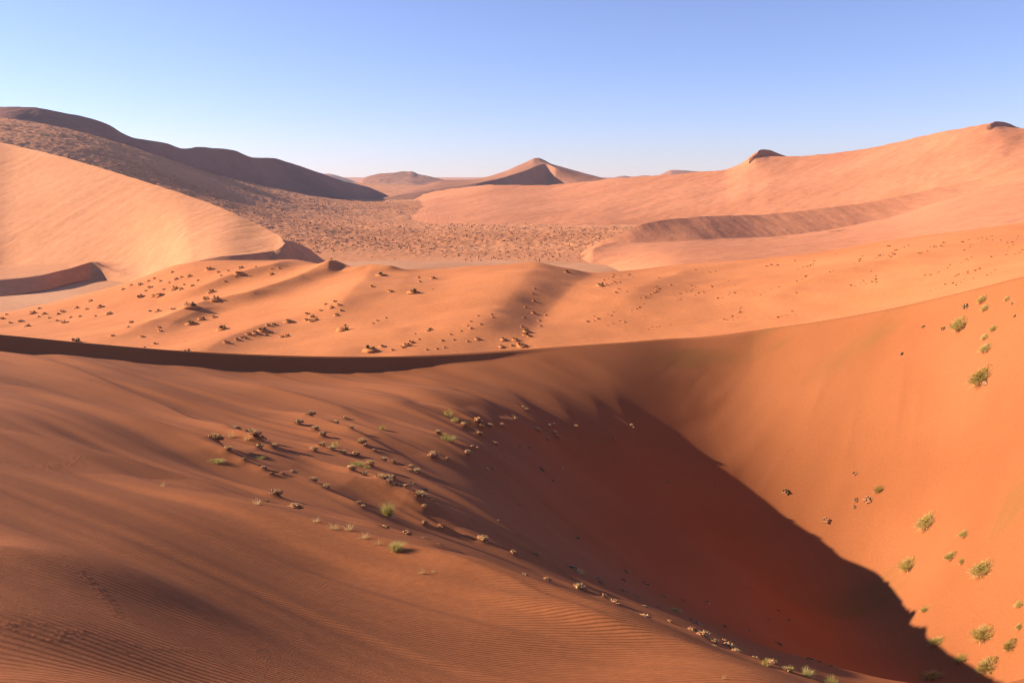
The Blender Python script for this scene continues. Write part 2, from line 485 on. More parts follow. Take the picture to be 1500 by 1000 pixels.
for _i, (_px, _h, _wl, _wr) in enumerate(NEAR_RIDGES):
    if _i in (2, 3, 4, 6, 7, 8, 9):
        _h = [1.6 * q for q in _h]
    _w = [ray_hit(near_base, a, b, near_y0(a, b), 110) for a, b in _px]
    _nr.append((_w, _h, _wl, _wr))
FLOW = math.radians(-36.0)

# sand hummocks of the near slope: (px, py, width in px)
HUM = {
 'row': [(346, 641, 9), (368, 649, 13), (375, 656, 11), (384, 657, 10), (402, 665, 8), (318, 661, 15), (380, 666, 9)],
 'lower': [(335, 677, 8), (359, 687, 6), (387, 697, 6), (398, 702, 5), (414, 704, 5), (430, 702, 9), (460, 714, 9), (478, 722, 8), (405, 737, 12), (434, 768, 15), (392, 746, 4)],
 'upper': [(455, 619, 10), (437, 625, 9), (462, 633, 8), (473, 641, 8), (531, 652, 9), (535, 656, 6), (460, 668, 8), (472, 664, 7), (485, 668, 7), (503, 672, 8), (522, 675, 7), (543, 691, 10), (563, 681, 8), (576, 677, 6), (506, 620, 5), (493, 628, 6), (515, 637, 6), (548, 661, 5)],
 'bush': [(515, 702, 9), (534, 708, 7), (562, 723, 14), (576, 711, 9), (572, 717, 7), (571, 730, 8), (584, 729, 10), (596, 726, 8), (526, 742, 6), (532, 745, 5), (622, 740, 8), (615, 748, 11), (622, 755, 7), (622, 764, 8), (646, 771, 10), (597, 774, 10), (617, 785, 9), (565, 787, 9), (609, 817, 10)],
 'mid': [(642, 637, 6), (680, 629, 8), (700, 626, 12), (706, 630, 6), (697, 634, 9), (703, 640, 8), (718, 631, 6), (735, 631, 5), (725, 652, 7), (686, 664, 7), (692, 656, 5), (700, 658, 4), (635, 667, 11), (603, 684, 8), (610, 689, 8), (602, 699, 6), (722, 683, 3.5), (714, 685, 3), (693, 692, 3.5), (655, 668, 5)],
 'tips': [(751, 619, 5), (754, 625, 6), (766, 598, 4), (771, 602, 4), (787, 641, 9), (812, 638, 5), (815, 643, 5), (820, 646, 4), (828, 657, 4), (801, 650, 5), (809, 624, 6), (806, 627, 5), (844, 627, 6), (925, 626, 4.5), (928, 629, 3.5), (899, 646, 5), (874, 646, 3), (852, 642, 3)],
 'ledge': [(707, 795, 11), (698, 819, 7), (752, 816, 9), (787, 821, 9), (767, 839, 13), (778, 846, 8), (801, 849, 10), (828, 869, 17), (848, 866, 14), (858, 877, 9), (885, 880, 11), (900, 886, 11), (849, 847, 11), (945, 906, 11), (937, 913, 13), (968, 918, 7), (981, 915, 6), (983, 924, 8)],
 'end': [(1014, 928, 13), (1016, 938, 9), (1030, 937, 15), (1046, 944, 11), (1069, 950, 13), (1061, 941, 6), (1078, 970, 11), (1105, 978, 9), (1130, 986, 11), (1150, 994, 9), (1044, 962, 9), (1092, 966, 8)],
 'shade': [(760, 656, 7), (775, 658, 6), (793, 688, 10), (811, 705, 8), (735, 664, 7), (740, 676, 6), (821, 687, 6), (926, 679, 5), (978, 703, 5), (883, 707, 4), (605, 716, 9), (622, 725, 8), (630, 740, 10), (640, 752, 7), (621, 778, 6), (643, 787, 7)],
 'pit': [(845, 784, 8), (852, 813, 7), (838, 836, 14), (875, 851, 10), (880, 858, 8), (912, 846, 10), (917, 834, 11), (915, 871, 12), (932, 871, 9), (960, 886, 10), (945, 894, 8), (972, 871, 9), (946, 853, 9), (1000, 879, 7), (1022, 913, 10), (1035, 881, 8), (1060, 916, 9), (1095, 921, 8), (1140, 943, 10), (1188, 966, 14), (1220, 976, 9), (1165, 959, 8), (1200, 969, 8), (1140, 893, 6), (1125, 906, 6), (1155, 908, 7), (1010, 906, 9), (760, 735, 6), (800, 760, 5), (730, 770, 6)],
}
HUMW = []
for _k, _l in HUM.items():
    for _a, _b, _w in _l:
        _x, _y = ray_hit(near_base, _a, _b, near_y0(_a, _b), 112)
        _m = _w * _y / F                       # width in metres
        HUMW.append((_k, _x, _y, _m))
        if _k in ('shade', 'pit'):
            continue
        _th = 0.5 if _k in ('ledge', 'end', 'tips') else 1.0
        _ln = 8.0 * _m + 2.4
        _dx, _dy = math.cos(FLOW), math.sin(FLOW)
        _nr.append(([(_x - _dx * _ln, _y - _dy * _ln), (_x - _dx * _ln * .45, _y - _dy * _ln * .45), (_x, _y)], [0, .22 * _m * _th, .60 * _m * _th], .32 * _m + .10, .75 * _m + .22))

TRACKS = [
    ([(-10, 908), (12, 914), (20, 922), (45, 932), (85, 940), (96, 925), (130, 925), (160, 935), (190, 943), (230, 950), (300, 955), (335, 962)], .010, .016, .055),
    ([(8, 915), (40, 913), (70, 915), (98, 923), (118, 934), (150, 948)], .009, .015, .05),
    ([(105, 832), (120, 842), (132, 855), (142, 862), (150, 873), (158, 880), (166, 892), (172, 904), (186, 908), (205, 917)], .014, .02, .07),
    ([(302, 911), (308, 918)], .01, .012, .3), ([(376, 950), (379, 962), (390, 972), (402, 978), (412, 988), (425, 998)], .010, .013, .12),
    ([(-8, 672), (10, 678), (30, 684), (55, 687), (85, 687), (108, 688), (122, 682)], .05, .06, .33),
    ([(160, 948), (200, 962), (250, 972), (290, 990)], .008, .014, .06),
]
_tr = [([ray_hit(near_base, a, b, 2.5, 112) for a, b in p_], h_, w_, st_) for p_, h_, w_, st_ in TRACKS]


def beads(X, Y, line, h, w, step):
    """a line of small prints: little rims and hollows alternating along it"""
    out = np.zeros_like(X)
    L = np.array(line); m = w * 6
    sel = ((X > L[:, 0].min() - m) & (X < L[:, 0].max() + m) & (Y > L[:, 1].min() - m) & (Y < L[:, 1].max() + m))
    x = X[sel]; y = Y[sel]; z = np.zeros_like(x)
    side_ = 1
    for i in range(len(L) - 1):
        d = L[i + 1] - L[i]; n = max(1, int(np.hypot(*d) / step)); d1 = d / (np.hypot(*d) + 1e-9)
        for k in range(n):
            side_ = -side_
            c = L[i] + d * k / n + np.array([-d1[1], d1[0]]) * side_ * w * 1.1
            j = (np.abs(x - c[0]) < m) & (np.abs(y - c[1]) < m)
            r2 = ((x[j] - c[0])**2 + (y[j] - c[1])**2) / (w * w)
            z[j] += h * (1.0 - 1.6 * np.exp(-r2 * 1.5)) * np.exp(-r2 * 0.5)
    out[sel] = z
    return out




def near_fn(X, Y):
    Z = near_base(X, Y)
    inside = sstep(0.0, 5.0, cy(X / np.maximum(Y, 0.5)) - Y)
    D = 0.0
    for w_, h_, wl_, wr_ in _nr:
        D = D + ridge(X, Y, w_, h_, wl_, wr_, fade=0.0, sharp=0.45)
    u = X * math.cos(FLOW) + Y * math.sin(FLOW); v = -X * math.sin(FLOW) + Y * math.cos(FLOW)
    left = sstep(16.0, -4.0, X) * sstep(8.0, 26.0, Y)
    v2 = v + 1.5 * vnoise(u / 22, v / 9, 3)
    D = D + left * (0.34 * vnoise(u / 26, v2 / 3.4, 21) + 0.08 * vnoise(u / 14, v2 / 1.1, 22))
    D = D + 0.07 * vnoise(X / 7, Y / 7, 31) * sstep(10, 30, Y)
    sh = sstep(-14, -8, X) * sstep(4, 1, X) * sstep(6, 10, Y) * sstep(34, 24, Y)
    D = D + sh * (0.05 * vnoise(u / 9, v2 / 0.55, 24) + 0.15 * vnoise(u / 16, v2 / 1.7, 25))
    D = D + 0.012 * vnoise(u / 5, v / 0.45, 23) * sstep(3, 8, Y) * sstep(60, 30, Y)
    # shallow chutes down the lit wall
    wall = sstep(13, 26, X)
    ca = X * 0.74 - Y * 0.67 + 1.5 * vnoise(X / 14, Y / 14, 55); al = X * 0.67 + Y * 0.74
    D = D + wall * (0.055 * fbm(ca / 2.6, al / 20, 51, 3) + 0.12 * fbm(X / 9, Y / 9, 52, 3))
    for p_, h_, w_, st_ in _tr:
        D = D + beads(X, Y, p_, 0.6 * h_, w_, st_)
    return Z + D * inside


def build_near(nu, nv):
    s = np.linspace(-0.80, 0.86, nu)
    t = np.linspace(0, 1, nv)
    yc = cy(s)
    y0 = 2.2
    V = []
    for tt in t:
        V.append(y0 * (yc / y0)**tt)
    V = np.array(V)
    Bk = np.array([yc + d for d in (0.4, 1, 2, 4, 8, 14, 22, 30, 40)])
    YY = np.concatenate([V, Bk], 0)
    XX = YY * s[None, :]
    ZZ = near_fn(XX, YY)
    ZZ[nv - 1] = cz(s)
    return grid_object('near_dune', np.stack([XX, YY, ZZ], -1), M_near)


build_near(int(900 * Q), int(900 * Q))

# ================================================================== MIDDLE DUNES
mid_pts = [
    # left, shrubby, running out onto the clay pan
    (0, 500, 150), (0, 470, 215), (0, 456, 262), (80, 500, 150), (80, 470, 210), (80, 445, 272), (170, 505, 140), (170, 470, 190), (170, 426, 290),
    (300, 520, 120), (300, 480, 160), (300, 440, 205), (290, 384, 259), (400, 525, 118), (400, 480, 150), (400, 430, 200), (400, 382, 261),
    (480, 525, 118), (480, 470, 155), (480, 420, 205), (470, 388, 262),
    # the central hump
    (560, 525, 118), (560, 480, 145), (560, 430, 185), (560, 400, 222), (650, 520, 120), (650, 470, 150), (650, 420, 195), (650, 393, 232),
    (740, 515, 122), (740, 470, 146), (740, 420, 190), (750, 388, 235), (800, 440, 172), (830, 410, 205), (840, 396, 228),
    (770, 500, 126), (800, 470, 152), (870, 405, 222),
    # the right slope
    (900, 500, 130), (900, 450, 165), (920, 400, 235), (1000, 490, 134), (1000, 440, 168), (1000, 388, 245),
    (1120, 480, 134), (1120, 430, 168), (1120, 380, 240), (1300, 450, 128), (1300, 400, 165), (1300, 352, 235), (1500, 400, 112), (1500, 360, 160), (1500, 326, 215),
    (1800, 350, 100), (1800, 300, 160), (-250, 490, 150), (-250, 450, 260),
]
mid_tps = Tps([tuple(float(v) for v in unproj(*p)) for p in mid_pts])
mid_crest = [(-300, 455, 258), (0, 454, 264), (80, 443, 276), (170, 425, 292), (230, 402, 285), (285, 383.5, 260), (340, 381, 256), (400, 381, 262), (430, 380, 268), (470, 387, 262), (485, 391, 256),
             (500, 390, 248), (530, 396, 240), (560, 400, 236), (600, 397, 236), (650, 393, 237), (720, 388.5, 238), (780, 388.5, 238), (830, 393, 236), (870, 399, 236),
             (920, 396, 242), (1000, 387, 250), (1100, 380, 246), (1200, 369, 242), (1300, 352, 238), (1400, 339, 230), (1500, 326, 220), (1800, 285, 200)]
my, mz = curve_of(mid_crest)


def mid_base(X, Y):
    s = X / Y
    yc = my(s); zc = mz(s)
    Z = mid_tps(X, Y)
    dist = np.clip((yc - Y) / 40.0, 0, 1)
    Z = Z + (zc - mid_tps(yc * s, yc)) * (1 - dist)**2
    Z = np.where(Y > yc, zc - (Y - yc) * (0.25 + 0.25 * sstep(0.0, 12.0, Y - yc)), Z)
    return Z


def build_mid(nu, nv):
    s = np.linspace(-0.80, 0.80, nu)
    yc = my(s)
    y0 = cy(s) + 12
    V = np.array([y0 * (yc / y0)**tt for tt in np.linspace(0, 1, nv)])
    Bk = np.array([yc + d for d in (1, 2, 4, 7, 11, 16, 24, 40, 60)])
    YY = np.concatenate([V, Bk], 0); XX = YY * s[None, :]
    ZZ = mid_fn(XX, YY)
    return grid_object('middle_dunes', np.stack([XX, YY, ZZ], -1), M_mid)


MID_RIDGES = [
    ([(500, 396), (480, 402), (440, 415), (370, 440), (300, 456), (220, 482), (140, 505)], [1.2, 1.7, 2.1, 2.3, 2.1, 1.4, 0], 3.8, 13),
    ([(430, 383), (400, 398), (345, 410), (300, 424), (230, 440)], [.6, 1.7, 1.9, 1.4, 0], 3.8, 11),
    ([(420, 470), (380, 485), (340, 500), (300, 518)], [0, .8, 1.0, .7], 3.5, 8),
    ([(345, 448), (300, 462), (255, 478), (210, 500)], [0, .8, .8, 0], 3, 7),
    ([(790, 389), (776, 410), (748, 445), (705, 480), (655, 512)], [1.6, 2.4, 2.3, 1.7, .8], 11, 24),
    ([(868, 402), (830, 430), (795, 465), (768, 505)], [-.5, -1.1, -1.2, -.8], 7, 7),
    ([(545, 401), (530, 425), (500, 455), (470, 490)], [1.0, 1.6, 1.4, 0], 6, 14),
    ([(600, 398), (585, 425), (560, 470)], [.6, .9, 0], 7, 14),
    ([(1100, 381), (1000, 400), (920, 440), (860, 480)], [0, 1.0, 1.2, 0], 8, 14),
    ([(1500, 345), (1350, 375), (1200, 410), (1080, 450)], [0, 1.2, 1.4, 0], 8, 14),
]
MID_RIDGES += [
    ([(500, 404), (540, 402), (572, 403), (588, 401)], [0, 1.2, 1.5, .3], 6, 2.2),
    ([(477, 391), (486, 398), (481, 406)], [.8, 1.6, 1.0], 2.2, 6),
]
_mr = [([ray_hit(mid_base, a, b, 100, 330) for a, b in px_], h_, wl_, wr_) for px_, h_, wl_, wr_ in MID_RIDGES]


def mid_fn(X, Y):
    Z = mid_base(X, Y)
    D = 0.0
    for w_, h_, wl_, wr_ in _mr:
        D = D + ridge(X, Y, w_, h_, wl_, wr_, fade=0.0, sharp=0.5)
    s = X / Y
    edge = sstep(-1.0, 14.0, my(s) - Y)
    D = D + 0.5 * fbm(X / 22, Y / 30, 41, 3) + 0.10 * vnoise(X / 5, Y / 5, 42)
    return Z + D * edge


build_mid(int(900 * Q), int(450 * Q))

# ================================================================== GROUND AND THE REST
# clay pan
s = np.linspace(-0.9, 0.5, 60); yy = np.linspace(180, 480, 40)
YY, SS = np.meshgrid(yy, s, indexing='ij')
grid_object('clay_pan', np.stack([SS * YY, YY, 0 * YY - 40.0], -1), M_playa)

# the plain and the apron rising to the dark mountain
def atz(px, py, z):
    X, Y, Z = unproj(px, py, 1.0)
    k = z / Z
    return (float(X * k), float(k), float(z))


plain_w = [tuple(float(v) for v in unproj(*p)) for p in [
    (0, 205, 640), (0, 173, 805), (150, 230, 690), (150, 202, 870), (250, 262, 720), (250, 238, 960), (350, 315, 560), (350, 295, 760), (350, 265, 1065),
    (430, 284, 1115), (500, 292, 1205), (570, 295, 1450), (430, 325, 650), (500, 315, 850), (-300, 200, 600), (-300, 170, 750)]]
plain_w += [atz(500, 383, -39.9), (-330, 395, -36), (-160, 395, -40), (150, 395, -40), atz(700, 380, -39.9), atz(850, 386, -39.9), atz(600, 360, -39.4), atz(520, 345, -38.0), atz(600, 330, -38.6), atz(600, 305, -37.5), atz(700, 340, -39),
            atz(850, 345, -38.6), atz(900, 366, -39), atz(650, 290, -35), atz(720, 300, -37), atz(600, 285, -35), atz(450, 360, -36.5), atz(400, 350, -34), atz(1100, 350, -37), atz(700, 275, -27)]
plain_tps = Tps(plain_w, lam=2.0)


def plain_fn(X, Y):
    Z = plain_tps(X, Y)
    hum = 0.9 * fbm(X / 16, Y / 20, 5, 3) + 0.45 * np.abs(vnoise(X / 4.0, Y / 5.0, 9)) + 0.25 * vnoise(X / 1.9, Y / 2.5, 10)
    edge = 384 + 10 * vnoise(X / 40, Y / 60, 77) + 4 * vnoise(X / 9, Y / 9, 78)
    k = sstep(edge - 6, edge + 22, Y)
    return Z * k + (1 - k) * (-41.2) + hum * k * (0.15 + 0.85 * sstep(400, 480, Y))


s = np.linspace(-0.8, 0.6, int(900 * Q)); yy = np.geomspace(330, 2100, int(700 * Q))
YY, SS = np.meshgrid(yy, s, indexing='ij')
XX = SS * YY
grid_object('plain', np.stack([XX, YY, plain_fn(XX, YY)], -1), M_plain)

# the great ground sheet out to the horizon
g = np.concatenate([-np.geomspace(30000, 400, 24), np.linspace(-300, 300, 7), np.geomspace(400, 30000, 24)])
GX, GY = np.meshgrid(g, g)
grid_object('ground', np.stack([GX, GY, np.full_like(GX, -46.0)], -1), M_plain)


def far_noise(seed, sc, amp):
    return lambda X, Y: amp * fbm(X / sc, Y / sc, seed, 4)


# dark mountain on the left
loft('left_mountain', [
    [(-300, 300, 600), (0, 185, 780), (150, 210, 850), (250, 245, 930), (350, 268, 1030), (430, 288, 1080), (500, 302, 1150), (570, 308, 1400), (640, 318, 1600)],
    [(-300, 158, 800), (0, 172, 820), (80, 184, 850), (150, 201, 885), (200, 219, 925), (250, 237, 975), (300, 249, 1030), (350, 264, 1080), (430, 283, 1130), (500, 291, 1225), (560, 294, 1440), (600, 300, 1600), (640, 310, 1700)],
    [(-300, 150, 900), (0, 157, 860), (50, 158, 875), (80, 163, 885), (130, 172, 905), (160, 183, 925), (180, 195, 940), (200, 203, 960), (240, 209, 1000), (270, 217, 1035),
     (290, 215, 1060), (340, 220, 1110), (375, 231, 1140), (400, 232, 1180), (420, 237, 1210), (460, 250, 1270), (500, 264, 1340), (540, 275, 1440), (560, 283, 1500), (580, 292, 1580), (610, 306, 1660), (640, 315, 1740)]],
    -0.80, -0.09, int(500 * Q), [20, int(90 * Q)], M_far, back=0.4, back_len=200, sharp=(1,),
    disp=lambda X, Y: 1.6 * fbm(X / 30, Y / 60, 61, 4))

# bright dune on the left
loft('bright_dune', [
    [(-300, 447, 255), (0, 434, 281), (60, 426, 293), (100, 416, 312), (135, 411, 326), (200, 422, 311), (240, 425, 295), (285, 420, 270), (400, 420, 265), (485, 450, 245), (560, 450, 230)],
    [(-300, 412, 268), (0, 409, 289), (60, 403.5, 302), (100, 394, 322), (122, 387, 331), (137, 384, 336), (150, 390, 334), (170, 399, 328), (200, 406, 319), (240, 400, 305), (285, 394, 285), (330, 388, 283), (370, 388, 284), (400, 386, 286), (417, 384, 290), (450, 388, 300), (485, 400, 318), (560, 430, 320)],
    [(-300, 380, 330), (0, 388, 372), (60, 386, 362), (100, 385, 355), (150, 383, 347), (200, 384, 334), (240, 386, 316), (285, 384, 294), (330, 375, 290), (370, 372, 292), (400, 368, 294), (412, 362, 297), (418, 357, 300), (430, 364, 305), (450, 374, 318), (485, 390, 338), (560, 412, 345)],
    [(-300, 140, 600), (0, 208, 530), (100, 232, 470), (200, 262, 418), (300, 295, 368), (340, 311, 345), (380, 330, 328), (405, 343, 314), (416, 351, 306), (430, 354, 318), (450, 363, 332), (470, 378, 347), (485, 388, 354), (560, 410, 362)]],
    -0.80, -0.14, int(700 * Q), [16, 24, int(200 * Q)], M_bright, back=0.55, back_len=110, sharp=(1, 2),
    disp=lambda X, Y: 0.25 * fbm((X * 0.8 + Y * 0.6) / 40, (Y * 0.8 - X * 0.6) / 6, 62, 3))


# the curled slip face at the tip of the bright dune
loft('slip_face', [
    [(272, 396, 262), (330, 392, 266), (370, 392, 276), (400, 391, 285), (417, 388, 292), (445, 390, 298)],
    [(272, 388, 264), (285, 384, 267), (330, 375, 274.5), (370, 371.5, 284), (400, 367.5, 294), (412, 361, 299), (418, 356, 302), (430, 362, 305), (445, 372, 306)]],
    side(272, 385), side(445, 365), 120, [24], M_bright, back=0.06, back_len=14)


def slope_relief(X, Y):
    u = X * 0.85 + Y * 0.52; v = Y * 0.85 - X * 0.52
    return 1.3 * fbm(u / 60, v / 26, 63, 4) + 0.25 * fbm(u / 12, v / 6, 64, 2)


# far slope on the right
loft('right_far_slope', [
    [(560, 340, 800), (640, 345, 700), (800, 350, 640), (900, 365, 560), (1100, 370, 560), (1500, 360, 520), (1800, 360, 500)],
    [(560, 306, 1120), (640, 309, 930), (720, 324, 760), (800, 335, 690), (900, 341, 640), (1000, 335, 640), (1200, 310, 620), (1500, 255, 560), (1800, 220, 520)],
    [(560, 301, 1300), (600, 296, 1270), (640, 290, 1200), (720, 284, 1080), (800, 284, 1020), (900, 274, 960), (1000, 266, 900), (1060, 261, 870), (1110, 246, 850), (1160, 243, 830), (1250, 234, 780), (1350, 214, 730), (1450, 194, 680), (1500, 196, 660), (1800, 170, 600)],
    [(560, 298, 1500), (600, 289, 1420), (640, 280, 1330), (680, 274, 1260), (720, 271, 1200), (800, 271, 1120), (850, 267, 1080), (900, 262, 1040), (960, 257, 1000), (1000, 254, 970), (1060, 249, 930), (1083, 240, 925), (1098, 229.5, 922), (1107, 223.5, 919), (1114, 225.5, 915),
     (1130, 230, 905), (1160, 229, 890), (1200, 227, 860), (1250, 221, 830), (1300, 212, 800), (1350, 200, 770), (1400, 189, 740), (1452, 180.5, 715), (1475, 186, 705), (1500, 187, 695), (1800, 150, 620)]],
    -0.18, 0.80, int(700 * Q), [16, int(100 * Q), int(50 * Q)], M_right, back=0.3, back_len=200, disp=slope_relief)
loft('crest_cap', [
    [(1098, 240, 885), (1160, 240, 900)],
    [(1098, 231, 895), (1104, 227.5, 898), (1110, 226, 902), (1118, 229, 908), (1128, 232, 918), (1142, 231.5, 928), (1156, 230, 935), (1166, 231, 938)],
    [(1098, 231, 900), (1103, 227.5, 903), (1108, 223.5, 907), (1113, 219.8, 911), (1119, 219, 917), (1127, 219.8, 926), (1137, 223.5, 938), (1146, 227, 946), (1156, 229.5, 950), (1166, 231, 955)]],
    side(1098, 225), side(1166, 228), 90, [4, 24], M_right, back=0.4, back_len=90, sharp=(1,))
loft('crest_cap', [
    [(1446, 190, 690), (1496, 195, 690)],
    [(1446, 183, 700), (1452, 181, 702), (1462, 184.5, 704), (1475, 186.5, 712), (1488, 187, 716), (1496, 188, 718)],
    [(1446, 182, 705), (1452, 180, 708), (1459, 178, 714), (1468, 178.5, 722), (1478, 181, 730), (1488, 185.5, 734), (1496, 188, 736)]],
    side(1446, 180), side(1496, 180), 70, [4, 24], M_right, back=0.4, back_len=90, sharp=(1,))

# shaded secondary ridge
loft('shaded_ridge', [
    [(840, 420, 400), (900, 390, 415), (1000, 362, 425), (1100, 353, 440), (1200, 343, 450), (1300, 325, 455), (1400, 296, 455), (1500, 275, 440), (1800, 220, 400)],
    [(840, 378, 420), (880, 364, 426), (940, 353, 432), (1000, 351, 437), (1100, 349, 462), (1200, 339, 480), (1300, 320, 496), (1400, 288, 503), (1500, 262, 490), (1800, 205, 430)],
    [(840, 375, 430), (880, 353, 436), (910, 341, 442), (950, 326, 455), (1000, 318.5, 474), (1100, 315, 502), (1200, 305.5, 518), (1280, 294, 526), (1350, 280, 528), (1420, 266, 525), (1500, 245, 510), (1800, 190, 450)]],
    0.05, 0.80, int(500 * Q), [8, int(80 * Q)], M_right, back=0.25, back_len=120, disp=lambda X, Y: 0.35 * fbm(X / 9 + Y / 40, Y / 25, 65, 3) + 0.6 * fbm(X / 40, Y / 40, 68, 2), sharp=(1,))

# sunlit apron in front of that ridge
loft('sunlit_apron', [
    [(800, 420, 360), (860, 410, 370), (1000, 400, 270), (1300, 380, 240), (1500, 350, 220), (1800, 320, 200)],
    [(800, 404, 385), (840, 392, 395), (855, 376, 408), (870, 363, 415), (900, 354.5, 430), (1000, 349.5, 452), (1100, 347.5, 478), (1200, 337.5, 496), (1300, 318.5, 508), (1400, 287.5, 508), (1500, 261.5, 492), (1800, 204, 434)]],
    0.03, 0.80, int(500 * Q), [int(140 * Q)], M_right, back=0.4, back_len=40, disp=lambda X, Y: 0.5 * slope_relief(X, Y))

# the peak
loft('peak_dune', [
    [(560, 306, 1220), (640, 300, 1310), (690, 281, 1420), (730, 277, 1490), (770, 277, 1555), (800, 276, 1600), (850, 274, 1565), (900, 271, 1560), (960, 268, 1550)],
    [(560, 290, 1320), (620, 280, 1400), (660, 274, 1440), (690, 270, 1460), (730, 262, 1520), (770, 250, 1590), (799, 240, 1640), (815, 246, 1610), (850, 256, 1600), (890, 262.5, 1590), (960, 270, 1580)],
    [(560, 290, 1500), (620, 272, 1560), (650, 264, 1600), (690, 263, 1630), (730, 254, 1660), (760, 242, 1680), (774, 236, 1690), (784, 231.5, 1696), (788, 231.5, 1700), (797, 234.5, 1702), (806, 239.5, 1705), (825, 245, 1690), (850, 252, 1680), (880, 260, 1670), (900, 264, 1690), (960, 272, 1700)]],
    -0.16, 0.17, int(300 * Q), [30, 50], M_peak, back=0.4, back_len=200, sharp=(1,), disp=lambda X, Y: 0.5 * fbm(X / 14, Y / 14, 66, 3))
# hills on the horizon
loft('far_hill', [
    [(500, 285, 2400), (600, 280, 2400), (700, 276, 2500)],
    [(500, 280, 2700), (524, 268, 2720), (532, 261, 2730), (550, 256, 2750), (580, 252.5, 2800), (600, 251, 2840), (615, 256, 2820), (645, 262, 2800), (660, 266, 2800), (700, 276, 2760)]],
    -0.22, -0.03, 160, [40], M_peak, back=0.4, back_len=300, disp=lambda X, Y: 3 * fbm(X / 40, Y / 60, 67, 3))
loft('blue_hill', [[(380, 285, 3800), (560, 285, 3800)],
    [(380, 262, 4300), (440, 256, 4300), (480, 254.5, 4300), (500, 259, 4300), (525, 268, 4300), (560, 280, 4300)]], -0.32, -0.14, 80, [16], M_peak, back=0.4, back_len=300)
loft('low_hills', [[(850, 278, 3400), (1080, 275, 3400)],
    [(850, 275, 3800), (890, 266, 3800), (900, 260, 3800), (915, 257.5, 3800), (925, 259, 3800), (945, 257, 3800), (960, 258, 3800), (975, 252, 3800), (985, 249, 3800), (1000, 249.5, 3800), (1020, 251, 3800), (1040, 252, 3800), (1080, 258, 3800)]],
    0.08, 0.28, 120, [16], M_peak, back=0.4, back_len=300)


# ================================================================== PLANTS AND HUMMOCKS
def plain_mat(name, c1, c2, scale=8.0, rough=0.9, bump=0.0, trans=0.0):
    m = bpy.data.materials.new(name); m.use_nodes = True
    t = m.node_tree; b = t.nodes['Principled BSDF']; L = t.links.new
    b.inputs['Roughness'].default_value = rough; b.inputs['Specular IOR Level'].default_value = 0.12
    tc = nd(t, 'ShaderNodeTexCoord'); n = nd(t, 'ShaderNodeTexNoise'); n.inputs['Scale'].default_value = scale; n.inputs['Detail'].default_value = 4
    oi = nd(t, 'ShaderNodeObjectInfo')
    L(tc.outputs['Object'], n.inputs['Vector'])
    ad = nd(t, 'ShaderNodeMath', operation='MULTIPLY_ADD'); ad.inputs[1].default_value = 0.35; L(oi.outputs['Random'], ad.inputs[0]); L(n.outputs[0], ad.inputs[2])
    r = nd(t, 'ShaderNodeValToRGB'); r.color_ramp.elements[0].position = 0.45; r.color_ramp.elements[1].position = 0.85
    r.color_ramp.elements[0].color = (*c1, 1); r.color_ramp.elements[1].color = (*c2, 1)
    L(ad.outputs[0], r.inputs[0]); L(r.outputs[0], b.inputs['Base Color'])
    if trans:
        tr = nd(t, 'ShaderNodeBsdfTranslucent'); mxs = nd(t, 'ShaderNodeMixShader'); mxs.inputs[0].default_value = trans
        L(r.outputs[0], tr.inputs['Color']); L(b.outputs[0], mxs.inputs[1]); L(tr.outputs[0], mxs.inputs[2])
        L(mxs.outputs[0], t.nodes['Material Output'].inputs['Surface'])
    if bump:
        bp = nd(t, 'ShaderNodeBump'); bp.inputs['Strength'].default_value = 0.6; bp.inputs['Distance'].default_value = bump
        L(n.outputs[0], bp.inputs['Height']); L(bp.outputs[0], b.inputs['Normal'])
    return m


V_green = plain_mat('green_leaf', (0.36, 0.265, 0.05), (0.68, 0.51, 0.14), 3.0, trans=0.35)
V_yellow = plain_mat('yellow_grass', (0.42, 0.33, 0.09), (0.66, 0.53, 0.20), 3.0, trans=0.4)
V_dry = plain_mat('dry_straw', (0.58, 0.38, 0.14), (0.80, 0.58, 0.26), 4.0, trans=0.3)
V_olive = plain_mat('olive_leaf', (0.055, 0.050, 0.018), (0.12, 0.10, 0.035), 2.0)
V_stem = plain_mat('dry_stem', (0.16, 0.09, 0.045), (0.28, 0.17, 0.09), 6.0)
V_mound = plain_mat('crusted_sand', (0.33, 0.125, 0.050), (0.46, 0.21, 0.10), 7.0, bump=0.05)
V_crust = plain_mat('root_crust', (0.46, 0.21, 0.075), (0.66, 0.38, 0.14), 9.0, bump=0.06)


def mesh_of(name, V, Fc, mats, idx=None, smooth=False):
    me = bpy.data.meshes.new(name)
    me.from_pydata([tuple(v) for v in V], [], Fc)
    for m in mats:
        me.materials.append(m)
    if idx is not None:
        me.polygons.foreach_set('material_index', idx)
    if smooth:
        me.polygons.foreach_set('use_smooth', [True] * len(Fc))
    me.update()
    return me


